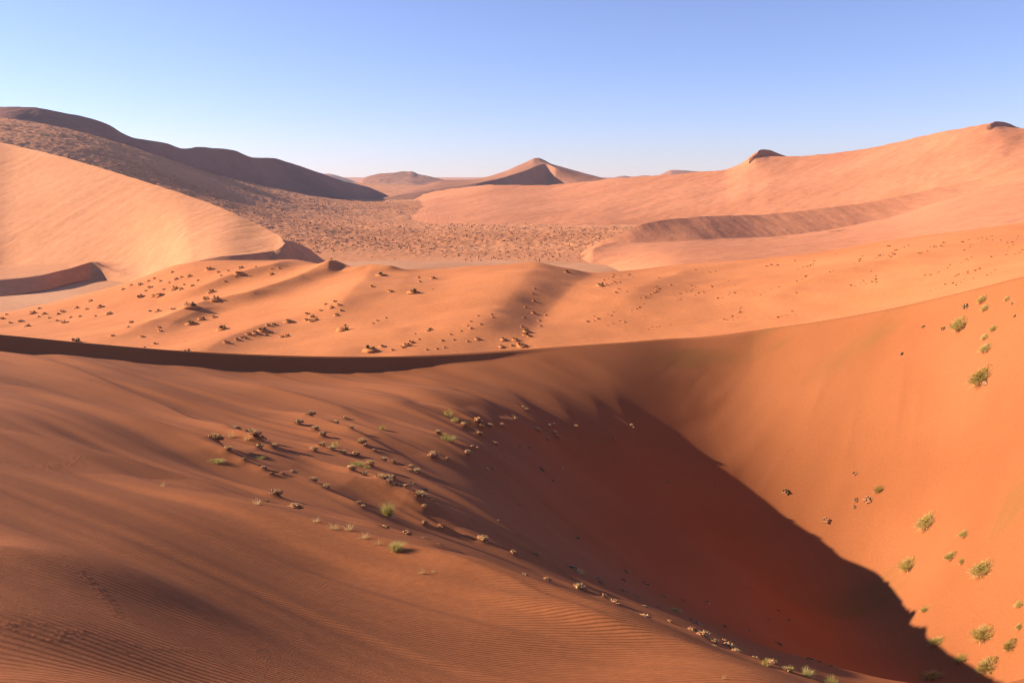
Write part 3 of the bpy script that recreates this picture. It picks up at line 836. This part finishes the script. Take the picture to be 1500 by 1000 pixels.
def blades(n, base_r, length, width, lean, seed, droop=0.25):
    r = np.random.default_rng(seed); V = []; Fc = []
    for _ in range(n):
        a = r.uniform(0, 2 * math.pi); q = base_r * math.sqrt(r.uniform())
        bx_, by_ = q * math.cos(a), q * math.sin(a)
        da = a + r.normal(0, 0.7); le = abs(r.normal(0, lean)) + 0.3 * lean * q / max(base_r, 1e-3)
        L_ = length * r.uniform(0.55, 1.0)
        d = np.array([math.sin(le) * math.cos(da), math.sin(le) * math.sin(da), math.cos(le)])
        w = np.array([-math.sin(da + r.uniform(-1, 1)), math.cos(da + r.uniform(-1, 1)), 0.0]) * width * 0.5
        p0 = np.array([bx_, by_, -0.03 * length]); p1 = p0 + d * L_ * 0.55
        d2 = d + np.array([math.cos(da), math.sin(da), -0.6]) * droop; d2 /= np.linalg.norm(d2)
        p2 = p1 + d2 * L_ * 0.45
        k = len(V)
        V += [p0 - w, p0 + w, p1 + w * 0.8, p1 - w * 0.8, p2]
        Fc += [(k, k + 1, k + 2, k + 3), (k + 3, k + 2, k + 4)]
    return V, Fc


def leafy(n, R, H, leaf, seed, lumps=7):
    """leaf-sized faces crowded round a handful of uneven lumps"""
    r = np.random.default_rng(seed); V = []; Fc = []
    cs = []
    for i in range(lumps):
        a = r.uniform(0, 2 * math.pi); q = R * r.uniform(0.1, 0.75)
        cs.append((q * math.cos(a), q * math.sin(a), H * r.uniform(0.15, 0.62), R * r.uniform(0.22, 0.45), H * r.uniform(0.22, 0.42)))
    for _ in range(n):
        c = cs[r.integers(lumps)]
        v = r.normal(size=3); v /= np.linalg.norm(v); v *= r.uniform(0.55, 1.0)
        p = np.array([c[0] + v[0] * c[3], c[1] + v[1] * c[3], max(c[2] + v[2] * c[4], 0.01)])
        u = r.normal(size=3); u /= np.linalg.norm(u); w = np.cross(u, r.normal(size=3)); w /= np.linalg.norm(w) + 1e-9
        s_ = leaf * r.uniform(0.6, 1.3)
        k = len(V)
        V += [p - u * s_, p + w * s_ * 0.45, p + u * s_, p - w * s_ * 0.45]
        Fc.append((k, k + 1, k + 2, k + 3))
    return V, Fc


def stems(n, R, H, rad, seed):
    r = np.random.default_rng(seed); V = []; Fc = []
    for _ in range(n):
        a = r.uniform(0, 2 * math.pi); q = R * r.uniform(0.2, 0.75); z = H * r.uniform(0.4, 0.9)
        p = [np.array([r.normal(0, 0.05 * R), r.normal(0, 0.05 * R), -0.05]), np.array([q * 0.45 * math.cos(a), q * 0.45 * math.sin(a), z * 0.6]), np.array([q * math.cos(a + .3), q * math.sin(a + .3), z])]
        for i, (pp, rr) in enumerate(zip(p, (rad, rad * 0.7, rad * 0.25))):
            for j in range(3):
                an = j * 2.0944
                V.append(pp + np.array([math.cos(an) * rr, math.sin(an) * rr, 0]))
        k = len(V) - 9
        for i in range(2):
            for j in range(3):
                Fc.append((k + i * 3 + j, k + i * 3 + (j + 1) % 3, k + i * 3 + 3 + (j + 1) % 3, k + i * 3 + 3 + j))
    return V, Fc


def mound(R, H, seed, n=14, m=6, rough=0.25, sink=0.25):
    r = np.random.default_rng(seed); ox, oy = r.uniform(0, 50, 2); V = []; Fc = []
    for i in range(m + 1):
        t = i / m * (math.pi / 2 + sink)
        for j in range(n):
            a = 2 * math.pi * j / n
            x, y, z = math.sin(t) * math.cos(a), math.sin(t) * math.sin(a), math.cos(t)
            k = 1 + rough * (float(vnoise(np.array([x * 2.3 + ox]), np.array([y * 2.3 + z * 1.7 + oy]), 5)[0]) + 0.6 * float(vnoise(np.array([x * 5 + ox]), np.array([y * 5 + z * 4 + oy]), 6)[0]))
            V.append(np.array([x * R * k, y * R * k, z * H * k]))
    for i in range(m):
        for j in range(n):
            a, b = i * n + j, i * n + (j + 1) % n
            Fc.append((a, a + n, b + n, b))
    return V, Fc


def obj(name, me, parent=None):
    o = bpy.data.objects.new(name, me); C.objects.link(o); o.parent = parent
    return o


P_spread = []


def make_proto(name, parts):
    """parts: list of (part name, mesh); returns a spec that can be placed many times"""
    return (name, parts)


COUNT = [0]


def put(proto, x, y, z, size, label, cat, group=None, rot=None, tilt=None, zs=1.0):
    if proto in P_spread and rot is None:
        rot = random.uniform(-0.5, 0.4)
    name, parts = proto
    if len(parts) == 1:
        o = bpy.data.objects.new(name, parts[0][1])
    else:
        o = bpy.data.objects.new(name, None)
        o.empty_display_size = 0.2
    C.objects.link(o)
    o.location = (x, y, z)
    o.scale = (size, size, size * zs)
    o.rotation_euler = (0, 0, random.uniform(0, 6.28) if rot is None else rot)
    if tilt:
        q = Vector((0, 0, 1)).rotation_difference(Vector(tilt)).to_matrix().to_4x4() @ Matrix.Rotation(o.rotation_euler.z, 4, 'Z')
        o.rotation_euler = q.to_euler()
    o['label'] = label; o['category'] = cat
    if group:
        o['group'] = group
    if len(parts) > 1:
        for pn, me in parts:
            c = bpy.data.objects.new(pn, me); C.objects.link(c); c.parent = o
    return o


# all prototypes are 1 m wide
def bush(seed, mat, nleaf=420, H=0.62, leaf=0.035, grass=140, gmat=None):
    ps = []
    V, Fc = leafy(nleaf, 0.5, H, leaf, seed); ps.append(('foliage', mesh_of('foliage', V, Fc, [mat])))
    V, Fc = stems(9, 0.5, H, 0.014, seed + 1); ps.append(('stem', mesh_of('stem', V, Fc, [V_stem])))
    if grass:
        V, Fc = blades(grass, 0.34, H * 0.95, 0.014, 0.75, seed + 2); ps.append(('twigs', mesh_of('twigs', V, Fc, [gmat or V_yellow])))
    return make_proto('desert_shrub', ps)


def stretch(proto, ax, ay):
    for _, me in proto[1]:
        for v in me.vertices:
            v.co.x *= ax; v.co.y *= ay
    return proto


P_round = [bush(100 + i * 7, V_green, 620, 0.85, 0.035, 130) for i in range(3)]
P_spread = [stretch(bush(140 + i * 7, V_green, 420, 0.40, 0.030, 420), 1.25, 0.8) for i in range(4)]


def tall_bush(seed):
    V, Fc = blades(620, 0.16, 1.15, 0.016, 0.34, seed, 0.12); a = mesh_of('foliage', V, Fc, [V_yellow])
    V, Fc = blades(140, 0.14, 0.6, 0.018, 0.45, seed + 1, 0.1); g = mesh_of('inner_foliage', V, Fc, [V_green])
    V, Fc = stems(12, 0.3, 0.6, 0.012, seed + 2); b = mesh_of('stem', V, Fc, [V_stem])
    V, Fc = mound(0.42, 0.13, seed + 3); c = mesh_of('mound', V, Fc, [V_mound], smooth=True)
    return make_proto('desert_shrub', [('foliage', a), ('inner_foliage', g), ('stem', b), ('mound', c)])


P_tall = [tall_bush(200), tall_bush(210)]


def tuft(seed, n=70, lean=0.5, mat=None, w=0.012, L=1.0):
    V, Fc = blades(n, 0.18, L, w, lean, seed, 0.2); a = mesh_of('stalks', V, Fc, [mat or V_dry])
    V, Fc = blades(n // 2, 0.30, L * 0.35, w * 1.4, 0.9, seed + 1, 0.3); b = mesh_of('basal_leaves', V, Fc, [mat or V_dry])
    return make_proto('grass_tuft', [('stalks', a), ('basal_leaves', b)])


P_tuft = [tuft(300 + i * 5) for i in range(3)]
P_gtuft = [tuft(330 + i * 5, 170, 0.5, V_yellow, 0.018, 0.75) for i in range(3)]


def hummock(seed, straw=True, dark=False):
    V, Fc = mound(0.5, 0.24, seed, rough=0.55, m=7, n=16); a = mesh_of('mound', V, Fc, [V_mound], smooth=False)
    V2, F2 = [], []
    r = np.random.default_rng(seed + 9)
    for i in range(7):
        v_, f_ = mound(r.uniform(0.09, 0.20), r.uniform(0.09, 0.19), seed + 20 + i, n=7, m=3, rough=0.5)
        ox, oy = r.uniform(-0.38, 0.30), r.uniform(-0.3, 0.3); k = len(V2)
        V2 += [v + np.array([ox, oy, 0.15 * (1 - (ox * ox + oy * oy) * 2.5)]) for v in v_]
        F2 += [tuple(q + k for q in f) for f in f_]
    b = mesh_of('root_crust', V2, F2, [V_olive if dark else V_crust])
    ps = [('mound', a), ('root_crust', b)]
    if straw:
        V, Fc = blades(110, 0.40, 0.42, 0.026, 0.95, seed + 2, 0.35)
        V = [v + np.array([0, 0, 0.14]) for v in V]
        ps.append(('straw', mesh_of('straw', V, Fc, [V_dry])))
    return make_proto('sand_hummock', ps)


P_dark = [hummock(700 + i * 31, False, True) for i in range(4)]  # darker crust: on hummocks in the bowl's shade, shade put into the colour
P_hum = [hummock(400 + i * 31, i % 3 != 1) for i in range(6)]


def near_spot(px, py):
    x, y = ray_hit(near_fn, px, py, near_y0(px, py), 112, 420)
    z = float(near_fn(np.array([x]), np.array([y]))[0])
    return x, y, z


def normal_at(fn, x, y, e=0.3):
    zx = float(fn(np.array([x + e]), np.array([y]))[0] - fn(np.array([x - e]), np.array([y]))[0]) / (2 * e)
    zy = float(fn(np.array([x]), np.array([y + e]))[0] - fn(np.array([x]), np.array([y - e]))[0]) / (2 * e)
    v = Vector((-zx, -zy, 1)); v.normalize()
    return v


HUM_TEXT = {
 'row': ('knobbly hummock in the row beside the two straw tufts', 'hummocks beside the two straw tufts'),
 'lower': ('small pale hummock strung along the ridge below the straw tufts', 'hummocks along the ridge below the straw tufts'),
 'upper': ('small hummock with a long sand tail on the upper left slope', 'hummocks with sand tails on the upper left slope'),
 'bush': ('crusty sand hummock near the tall yellow bush', 'hummocks around the tall yellow bush'),
 'mid': ('little lit hummock beside the green bushes near the bowl rim', 'hummocks beside the green bushes'),
 'tips': ('tiny sunlit hummock at the tip of a sand tail', 'hummocks at the tips of the sand tails'),
 'ledge': ('pale lit hummock on the narrow ledge above the dark bowl', 'hummocks on the narrow ledge'),
 'end': ('pale hummock at the low end of the ledge', 'hummocks at the low end of the ledge'),
 'shade': ('small dark hummock in the upper shaded part of the bowl', 'shaded hummocks high in the bowl'),
 'pit': ('dark hummock in deep shade on the lower bowl slope above the ledge', 'shaded hummocks low in the bowl'),
}
seen = {}
for (k, x, y, m_) in HUMW:
    z = float(near_fn(np.array([x]), np.array([y]))[0])
    n_ = normal_at(near_fn, x, y, 1.0)
    lab, grp = HUM_TEXT[k]
    flat = 0.5 if k in ('shade', 'pit') else 1.0
    if len(HUM[k]) <= 20:
        ORD = 'first second third fourth fifth sixth seventh eighth ninth tenth eleventh twelfth thirteenth fourteenth fifteenth sixteenth seventeenth eighteenth nineteenth twentieth'.split()
        seen[k] = seen.get(k, 0) + 1
        order = sorted(range(len(HUM[k])), key=lambda i: HUM[k][i][0])
        lab = lab + ', ' + ORD[order.index(seen[k] - 1)] + ' from the left'
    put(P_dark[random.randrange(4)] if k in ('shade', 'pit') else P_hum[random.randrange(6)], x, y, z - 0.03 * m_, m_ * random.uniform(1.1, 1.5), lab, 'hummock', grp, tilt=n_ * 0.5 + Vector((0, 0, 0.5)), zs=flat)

# plants of the near dune: (px, py of the foot, width px, proto, label, height scale)
NEARP = [
    (568, 756, 22, P_tall[0], 'tall bright yellow-green bush on the left slope, biggest upright bush there', 1.0),
    (657, 609, 15, P_round[0], 'round green bush, upper of the touching pair near the bowl rim', .9),
    (666, 617, 12, P_round[1], 'round yellow-green bush, lower of the touching pair near the bowl rim', .9),
    (654, 645, 26, P_spread[0], 'wide green and straw shrub clump just below the pair of round bushes', 1.0),
    (560, 629, 11, P_round[2], 'lone round green bush throwing a long thin shadow on the left slope', 1.1),
    (490, 655, 11, P_round[0], 'small cone shaped green bush among the sand tails', 1.2),
    (524, 681, 22, P_spread[1], 'low olive shrub clump with crusty sand, right of the cone shaped bush', .9),
    (537, 685, 11, P_spread[2], 'small dark green shrub at the right end of the olive clump', 1.0),
    (380, 671, 16, P_spread[3], 'low grey-green shrub at the foot of the hummock row', .8),
    (314, 676, 28, P_spread[1], 'long flat grey-green shrub below the left hummock of the row', .5),
    (581, 806, 26, P_tall[1], 'pale twiggy shrub at the lower end of the driftwood-like dry sticks', .6),
    (1121, 974, 16, P_round[1], 'grey-green plant in shade at the low end of the ledge', 1.1),
    (988, 895, 20, P_spread[2], 'dark green shrub in shadow above the ledge', .8),
]
for px, py, w, pr, lab, zs in NEARP:
    x, y, z = near_spot(px, py)
    put(pr, x, y, z - 0.02, w * y / F * 1.08, lab, 'shrub', None, zs=zs)
NEART = [
    (338, 640, 13, P_tuft[0], 'upright straw coloured grass tuft, left of the two on the slope', 1.1),
    (362, 644, 12, P_tuft[1], 'upright straw coloured grass tuft, right of the two on the slope', 1.1),
    (376, 738, 17, P_tuft[2], 'sprawling dry grass tuft beside a dark hummock on the lit band', .6),
    (238, 712, 8, P_tuft[0], 'thin faint dry grass tuft standing alone on bare sand', 1.0),
    (462, 764, 14, P_tuft[1], 'faint dry stalks at the upper end of the dry stick patch', .6),
    (488, 774, 20, P_tuft[2], 'pale dry stalks lying in the middle of the stick patch', .45),
    (510, 776, 18, P_tuft[0], 'dry stalks with one upright branch in the stick patch', .75),
    (532, 788, 18, P_tuft[1], 'pale tangled dry sticks at the right of the stick patch', .5),
    (553, 797, 14, P_tuft[2], 'dry stalks touching the pale twiggy shrub', .6),
    (617, 840, 11, P_tuft[1], 'thin pale dry stalks on the crest of the foreground ridge', 1.0),
    (634, 838, 8, P_tuft[0], 'tiny dry tuft just right of the pale stalks on the ridge crest', .6),
    (1157, 986, 14, P_gtuft[0], 'bright yellow grass tuft, smallest of three at the bottom edge', 1.0),
    (1182, 993, 21, P_gtuft[1], 'bright yellow grass tuft, middle of three at the bottom edge', 1.0),
    (1217, 1005, 23, P_gtuft[2], 'bright yellow grass tuft, lowest of three at the bottom edge', 1.0),
    (1060, 994, 7, P_tuft[2], 'tiny pale tuft on the foreground sand near the bottom edge', 1.2),
]
for px, py, w, pr, lab, zs in NEART:
    x, y, z = near_spot(px, py)
    put(pr, x, y, z, w * y / F * 1.2, lab, 'grass tuft', None, zs=zs)

# right wall of the bowl
WALL = [
    (1288, 717, 16, 0, 'small green shrub high on the lit bowl wall above three pebble-sized lumps', 1.1),
    (1360, 764, 38, 1, 'wide olive green shrub alone in the middle of the lit bowl wall', .9),
    (1332, 827, 32, 2, 'low yellow-green shrub closest to the shadow edge on the lit wall', .9),
    (1395, 814, 24, 3, 'thin sparse shrub left of the big yellow-green one', .7),
    (1410, 822, 13, 0, 'small dark shrub squeezed between the sparse shrub and the big one', 1.0),
    (1442, 834, 40, 1, 'big bushy yellow-green shrub on the lower lit wall', 1.0),
    (1415, 780, 24, 3, 'faint flattened straw patch above the big yellow-green shrub', .3),
    (1443, 929, 38, 2, 'yellow-green shrub touching the shadow edge at the lower right', 1.0),
    (1482, 945, 26, 3, 'shrub right of the one at the shadow edge, near the frame corner', 1.0),
    (1495, 884, 18, 0, 'pale low shrub cut by the frame edge, upper of two', .6),
    (1494, 917, 15, 1, 'small shrub cut by the frame edge, lower of two', .8),
    (1407, 475, 34, 2, 'long yellow-green shrub high on the wall under the crest', .8),
    (1440, 552, 42, 1, 'large straggling yellow-green shrub below the upper straw patches', .9),
    (1447, 508, 26, 3, 'speckled straw patch just above the large straggling shrub', .45),
    (1457, 479, 18, 2, 'short straw streak right of the long high shrub', .35),
    (1445, 491, 18, 3, 'thin straw streak above the speckled patch', .3),
    (1441, 437, 22, 3, 'uppermost sparse straw patch below the crest', .5),
    (1445, 449, 20, 2, 'second sparse straw patch below the crest', .35),
    (1477, 436, 14, 3, 'sparse straw patch right of the uppermost one', .4),
    (1356, 893, 16, 0, 'dark shrub just inside the shadow under the lit wall', .9),
    (1373, 940, 26, 1, 'dark shrub in the shadowed bowl floor at the lower right', .9),
    (1368, 990, 30, 2, 'dark wide shrub in shadow at the bottom edge', .8),
    (1450, 975, 40, 3, 'broad dark shrub in shadow near the lower right corner', .8),
    (1410, 965, 24, 0, 'dark shrub between the two broad shaded ones', .7),
]
for px, py, w, k, lab, zs in WALL:
    x, y, z = near_spot(px, py)
    put(P_spread[k], x, y, z, w * y / F * 1.02, lab, 'shrub', None, tilt=normal_at(near_fn, x, y) * 0.6 + Vector((0, 0, 0.4)), zs=zs)
for px, py, w, lab in [(1252, 693, 6, 'tiny lump left of the small green shrub on the lit wall'), (1151, 720, 9, 'lump with a short shadow, leftmost on the lit wall'),
                       (1254, 732, 6, 'upper left of three small lumps on the lit wall'), (1271, 731, 10, 'largest of three small lumps on the lit wall'), (1251, 742, 5.5, 'lowest of three small lumps on the lit wall'),
                       (1211, 762, 9, 'lone lump just above the shadow edge of the bowl'), (1353, 478, 5, 'small lump left of the long high shrub'), (1382, 481, 6, 'small lump touching the left side of the long high shrub'),
                       (1321, 518, 5, 'lone dot-like lump in the middle of the upper wall'), (1415, 449, 9, 'small lump above the long high shrub'), (1487, 462, 4.5, 'tiny lump by the frame edge under the crest'),
                       (1444, 560, 7, 'small lump right under the large straggling shrub'), (1484, 444, 5, 'tiny lump under the sparse straw patch right of the uppermost one')]:
    x, y, z = near_spot(px, py)
    m_ = w * y / F
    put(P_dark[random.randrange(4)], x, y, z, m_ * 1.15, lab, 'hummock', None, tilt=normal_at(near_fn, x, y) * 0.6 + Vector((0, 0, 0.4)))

# ------------------------------------------------------------------ shrubs of the middle dunes
def small_shrub(seed, parts=True, H=0.42):
    V, Fc = leafy(150, 0.42, H, 0.06, seed, 5); a = (V, Fc)
    M_, MF = mound(0.55, 0.15, seed + 3, n=10, m=4, rough=0.3)
    S_, SF = stems(5, 0.4, H, 0.02, seed + 5)
    if parts:
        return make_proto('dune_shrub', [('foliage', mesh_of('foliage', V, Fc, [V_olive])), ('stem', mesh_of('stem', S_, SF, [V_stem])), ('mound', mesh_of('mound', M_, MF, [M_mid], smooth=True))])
    k = len(V)
    VV = V + M_; FF = list(Fc) + [tuple(q + k for q in f) for f in MF]
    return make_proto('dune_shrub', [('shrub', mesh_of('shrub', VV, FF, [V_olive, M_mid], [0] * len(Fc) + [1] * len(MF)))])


P_mid = [small_shrub(500 + 11 * i) for i in range(5)]
P_tiny = [small_shrub(600 + 11 * i, False, 0.32) for i in range(4)]


def mid_spot(px, py):
    Y = np.geomspace(116, 330, 420)
    X, _, Z = unproj(px, py, Y)
    g = mid_fn(X, Y) - Z
    g[Y > my(X / Y) + 1] = -1
    k = int(np.argmax(g > 0))
    if g[k] <= 0 or k == 0:
        return None
    t = -g[k - 1] / (g[k] - g[k - 1]); y = Y[k - 1] + t * (Y[k] - Y[k - 1]); x = float(unproj(px, py, y)[0])
    return x, float(y), float(mid_fn(np.array([x]), np.array([y]))[0])


MIDG = {
 ('dark low shrub scattered at the far left by the clay pan', 'shrubs by the clay pan'): [
  (4, 467, 8), (30, 471, 9), (40, 478, 10), (20, 454, 8), (32, 452, 8), (48, 459, 10), (65, 460, 8), (92, 457, 8), (113, 451, 7), (127, 453, 6), (133, 441, 7), (147, 450, 11), (160, 460, 10), (95, 473, 11), (84, 470, 6),
  (117, 464, 6), (103, 465, 5), (85, 460, 6), (10, 447 + 14, 6), (57, 464, 5), (140, 463, 5), (72, 466, 5), (15, 473, 6), (58, 452, 6)],
 ('small dark shrub near the top of the left middle dune', 'shrubs at the top of the left middle dune'): [
  (205, 417, 8), (217, 412, 5), (220, 421, 8), (235, 412, 6), (226, 408, 5), (252, 399, 6), (266, 406, 5), (258, 409, 7), (277, 405, 8), (248, 414, 4), (270, 417, 5), (282, 419, 7), (255, 424, 12), (265, 424, 8),
  (235, 433, 12), (225, 434, 8), (206, 435, 12), (308, 395, 12), (320, 399, 6), (324, 404, 5), (334, 397, 5), (353, 393, 9), (350, 401, 13), (375, 391, 4), (345, 405, 4), (398, 402, 8), (398, 394, 4), (409, 393, 5), (310, 428, 12), (302, 439, 12), (315, 439, 14), (299, 436, 5), (373, 429, 3),
  (180, 424, 6), (192, 418, 6), (214, 426, 5), (240, 424, 5), (290, 411, 5), (330, 412, 4)],
 ('dark shrub on the lower lit face of the left middle dune', 'shrubs on the lower left middle dune'): [
  (220, 456, 6), (232, 456, 9), (254, 454, 9), (233, 480, 7), (235, 485, 7), (209, 494, 8), (227, 504, 8), (212, 509, 5), (295, 468, 11), (314, 465, 9), (393, 477, 9), (402, 476, 9), (424, 472, 14), (192, 473, 9), (165, 492, 7), (162, 508, 8), (188, 479, 5)],
 ('dark shrub in the tight diagonal row on the left middle dune', 'diagonal row of shrubs'): [
  (386, 485, 17), (375, 489, 12), (365, 490, 10), (389, 491, 8), (348, 498, 10), (355, 495, 8), (360, 496, 9), (332, 502, 10), (413, 494, 8), (420, 493, 10)],
 ('small shrub in the cluster below the curled crest', 'shrubs below the curled crest'): [
  (450, 460, 8), (457, 464, 9), (462, 469, 10), (449, 469, 8), (456, 471, 9), (485, 451, 9), (493, 462, 9), (477, 446, 6), (490, 442, 7), (497, 447, 8), (545, 420, 8), (572, 427, 8), (470, 455, 6), (500, 455, 6)],
 ('small shrub on the smooth rounded hump of the middle dune', 'shrubs on the smooth hump'): [
  (635, 408, 9), (613, 407, 6), (615, 413, 6), (634, 424, 3), (596, 506, 12), (590, 509, 8), (603, 502, 10), (630, 483, 9), (627, 485, 7), (608, 489, 4), (614, 497, 5), (547, 474, 5), (553, 470, 5), (565, 466, 5), (700, 497, 9), (640, 511, 5), (625, 512, 5), (651, 509, 5), (665, 498, 5), (690, 481, 6),
  (700, 463, 5), (720, 461, 5), (722, 465, 5), (690, 471, 5), (704, 475, 5), (560, 508, 10), (575, 513, 7), (648, 499, 6), (660, 490, 5), (675, 485, 5), (685, 500, 5), (685, 477, 4)],
 ('small shrub in the string down the hollow right of the hump', 'string of shrubs down the hollow'): [
  (783, 423, 5), (780, 430, 5), (782, 441, 6), (770, 450, 5), (782, 459, 9), (768, 466, 6), (765, 479, 6), (772, 486, 13), (771, 491, 12), (776, 493, 8), (755, 498, 10), (738, 498, 10), (735, 508, 8), (760, 503, 7), (765, 507, 14), (750, 506, 6), (790, 470, 6), (800, 462, 5), (792, 478, 6)],
}
for (lab0, grp), L_ in MIDG.items():
    order = sorted(range(len(L_)), key=lambda i: L_[i][0])
    for i_, (px, py, w) in enumerate(L_):
        lab = lab0 + (', ' + ORD[order.index(i_)] + ' from the left' if len(L_) <= 20 else '')
        q = mid_spot(px, py)
        if q:
            put(P_mid[random.randrange(5)], *q, w * q[1] / F * 1.1, lab, 'shrub', grp, tilt=normal_at(mid_fn, q[0], q[1], 1.0) * 0.7 + Vector((0, 0, 0.3)))
for px, py, w, lab in [(345 - 18, 483, 18, 'round olive shrub with a pointed shadow, alone below the soft ridge'), (280, 450, 18, 'large dark shrub at the end of a soft ridge on the left middle dune'), (281, 475, 14, 'olive shrub below the large dark one on the left dune'),
                       (110, 502, 16, 'dark shrub half hidden behind the near crest at the far left'), (274, 516, 11, 'green shrub poking over the near crest with a dark shadow streak'), (503, 484, 17, 'green shrub alone under the cluster on the middle dune'),
                       (543, 514, 19, 'dark shrub right above the near crest below the hump'), (606, 429, 15, 'greenest shrub alone high on the hump'), (830, 399, 9, 'small shrub on the crest line at the right end of the hump'),
                       (880, 419, 11, 'brownish shrub at the upper left of the shrubby right slope'), (558, 404, 13, 'dark shrub on the rim of the small hollow at the crest')]:
    q = mid_spot(px, py)
    if q:
        put(P_mid[random.randrange(5)], *q, w * q[1] / F * 1.2, lab, 'shrub', None, zs=1.1)

# the shrubby right slope: short diagonal strings of tiny shrubs
rr = random.Random(5)
n_s = 0
while n_s < 210:
    cx, cyy = rr.uniform(860, 1490), rr.uniform(0, 1)
    top = float(np.interp(cx, [860, 1000, 1130, 1300, 1500], [404, 396, 386, 360, 338])); bot = float(np.interp(cx, [860, 1000, 1130, 1300, 1500], [498, 490, 476, 446, 398]))
    cyp = top + (bot - top) * (cyy ** 1.2 if cx < 1150 else cyy ** 1.8)
    k = rr.randint(1, 6)
    for i in range(k):
        px = cx + i * rr.uniform(4, 9); py = cyp - i * rr.uniform(1, 4) + rr.uniform(-1, 1)
        if py < top or px > 1498:
            continue
        q = mid_spot(px, py)
        if q:
            w = rr.choice([3.2, 3.8, 4.4, 5, 6, 7])
            put(P_tiny[rr.randrange(4)], *q, w * q[1] / F, 'tiny dark shrub scattered in loose strings over the right middle slope' if px < 1150 else 'tiny shrub dotting the far right slope above the near crest', 'shrub',
                'shrubs on the right middle slope' if px < 1150 else 'shrubs on the far right slope')
            n_s += 1

# ------------------------------------------------------------------ scrub and clods too many to count
def scatter(name, spots, mats, shapes, kind='stuff', squash=0.55):
    VV = []; FF = []; MI = []; off = 0
    base = []
    for sh in range(shapes):
        V, Fc = mound(0.5, 0.5, 900 + sh, n=6, m=2, rough=0.5, sink=0.15)
        base.append((np.array(V), Fc))
    for (x, y, z, w, mi) in spots:
        V, Fc = base[random.randrange(shapes)]
        a = random.uniform(0, 6.28); ca, sa = math.cos(a), math.sin(a)
        v = np.stack([(V[:, 0] * ca - V[:, 1] * sa) * w + x, (V[:, 0] * sa + V[:, 1] * ca) * w + y, V[:, 2] * w * squash * 1.6 + z - 0.05 * w], -1)
        VV.append(v); FF += [tuple(q + off for q in f) for f in Fc]; MI += [mi] * len(Fc); off += len(v)
    me = mesh_of(name, np.concatenate(VV), FF, mats, MI)
    o = bpy.data.objects.new(name, me); C.objects.link(o); o['kind'] = kind
    return o


V_clod = plain_mat('gravel_clod', (0.46, 0.18, 0.085), (0.58, 0.25, 0.12), 0.4)
V_scrub = plain_mat('dry_scrub', (0.22, 0.10, 0.045), (0.38, 0.18, 0.085), 0.4)
r = np.random.default_rng(77)
N = 15000
sy = 396 * (1500 / 408.0) ** (r.uniform(0, 1, N) ** 1.25); ss = r.uniform(-0.66, 0.18, N)
sx_ = ss * sy
dens = -0.25 * sstep(470, 400, sy) + 0.5 + 0.5 * fbm(sx_ / 60, sy / 80, 88, 3)
keep = r.uniform(0, 1, N) < np.clip(dens * 2.4 - 0.55, 0.03, 1)
sx_, sy = sx_[keep], sy[keep]
sz_ = plain_fn(sx_, sy)
ok = sz_ > -40.6
tag_spots = [(a, b, c, float(rad), int(mi)) for a, b, c, rad, mi in zip(sx_[ok], sy[ok], sz_[ok], (0.5 + 1.3 * r.uniform(0, 1, ok.sum())**2) * (0.35 + sy[ok] / 850.0), r.uniform(0, 1, ok.sum()) < 0.22)]
so_ = scatter('low_scrub', tag_spots, [V_clod, V_scrub], 5)
so_['label'] = 'low dry scrub and clods covering the reddish plain'

# ------------------------------------------------------------------ the air
hz = bpy.data.meshes.new('haze')
_x, _y0, _y1, _z0, _z1 = 3600, -300, 5200, -48, 140
hv = [(-_x, _y0, _z0), (_x, _y0, _z0), (_x, _y1, _z0), (-_x, _y1, _z0), (-_x, _y0, _z1), (_x, _y0, _z1), (_x, _y1, _z1), (-_x, _y1, _z1)]
hz.from_pydata(hv, [], [(0, 3, 2, 1), (4, 5, 6, 7), (0, 1, 5, 4), (1, 2, 6, 5), (2, 3, 7, 6), (3, 0, 4, 7)])
hm = bpy.data.materials.new('haze'); hm.use_nodes = True
hm.node_tree.nodes.clear()
ho = hm.node_tree.nodes.new('ShaderNodeOutputMaterial'); hp = hm.node_tree.nodes.new('ShaderNodeVolumePrincipled')
hp.inputs['Density'].default_value = HAZE; hp.inputs['Color'].default_value = (0.80, 0.84, 0.95, 1); hp.inputs['Anisotropy'].default_value = 0.3
hm.node_tree.links.new(hp.outputs[0], ho.inputs['Volume'])
hz.materials.append(hm)
if HAZE > 0:
    hob = bpy.data.objects.new('haze', hz); C.objects.link(hob); hob['kind'] = 'stuff'
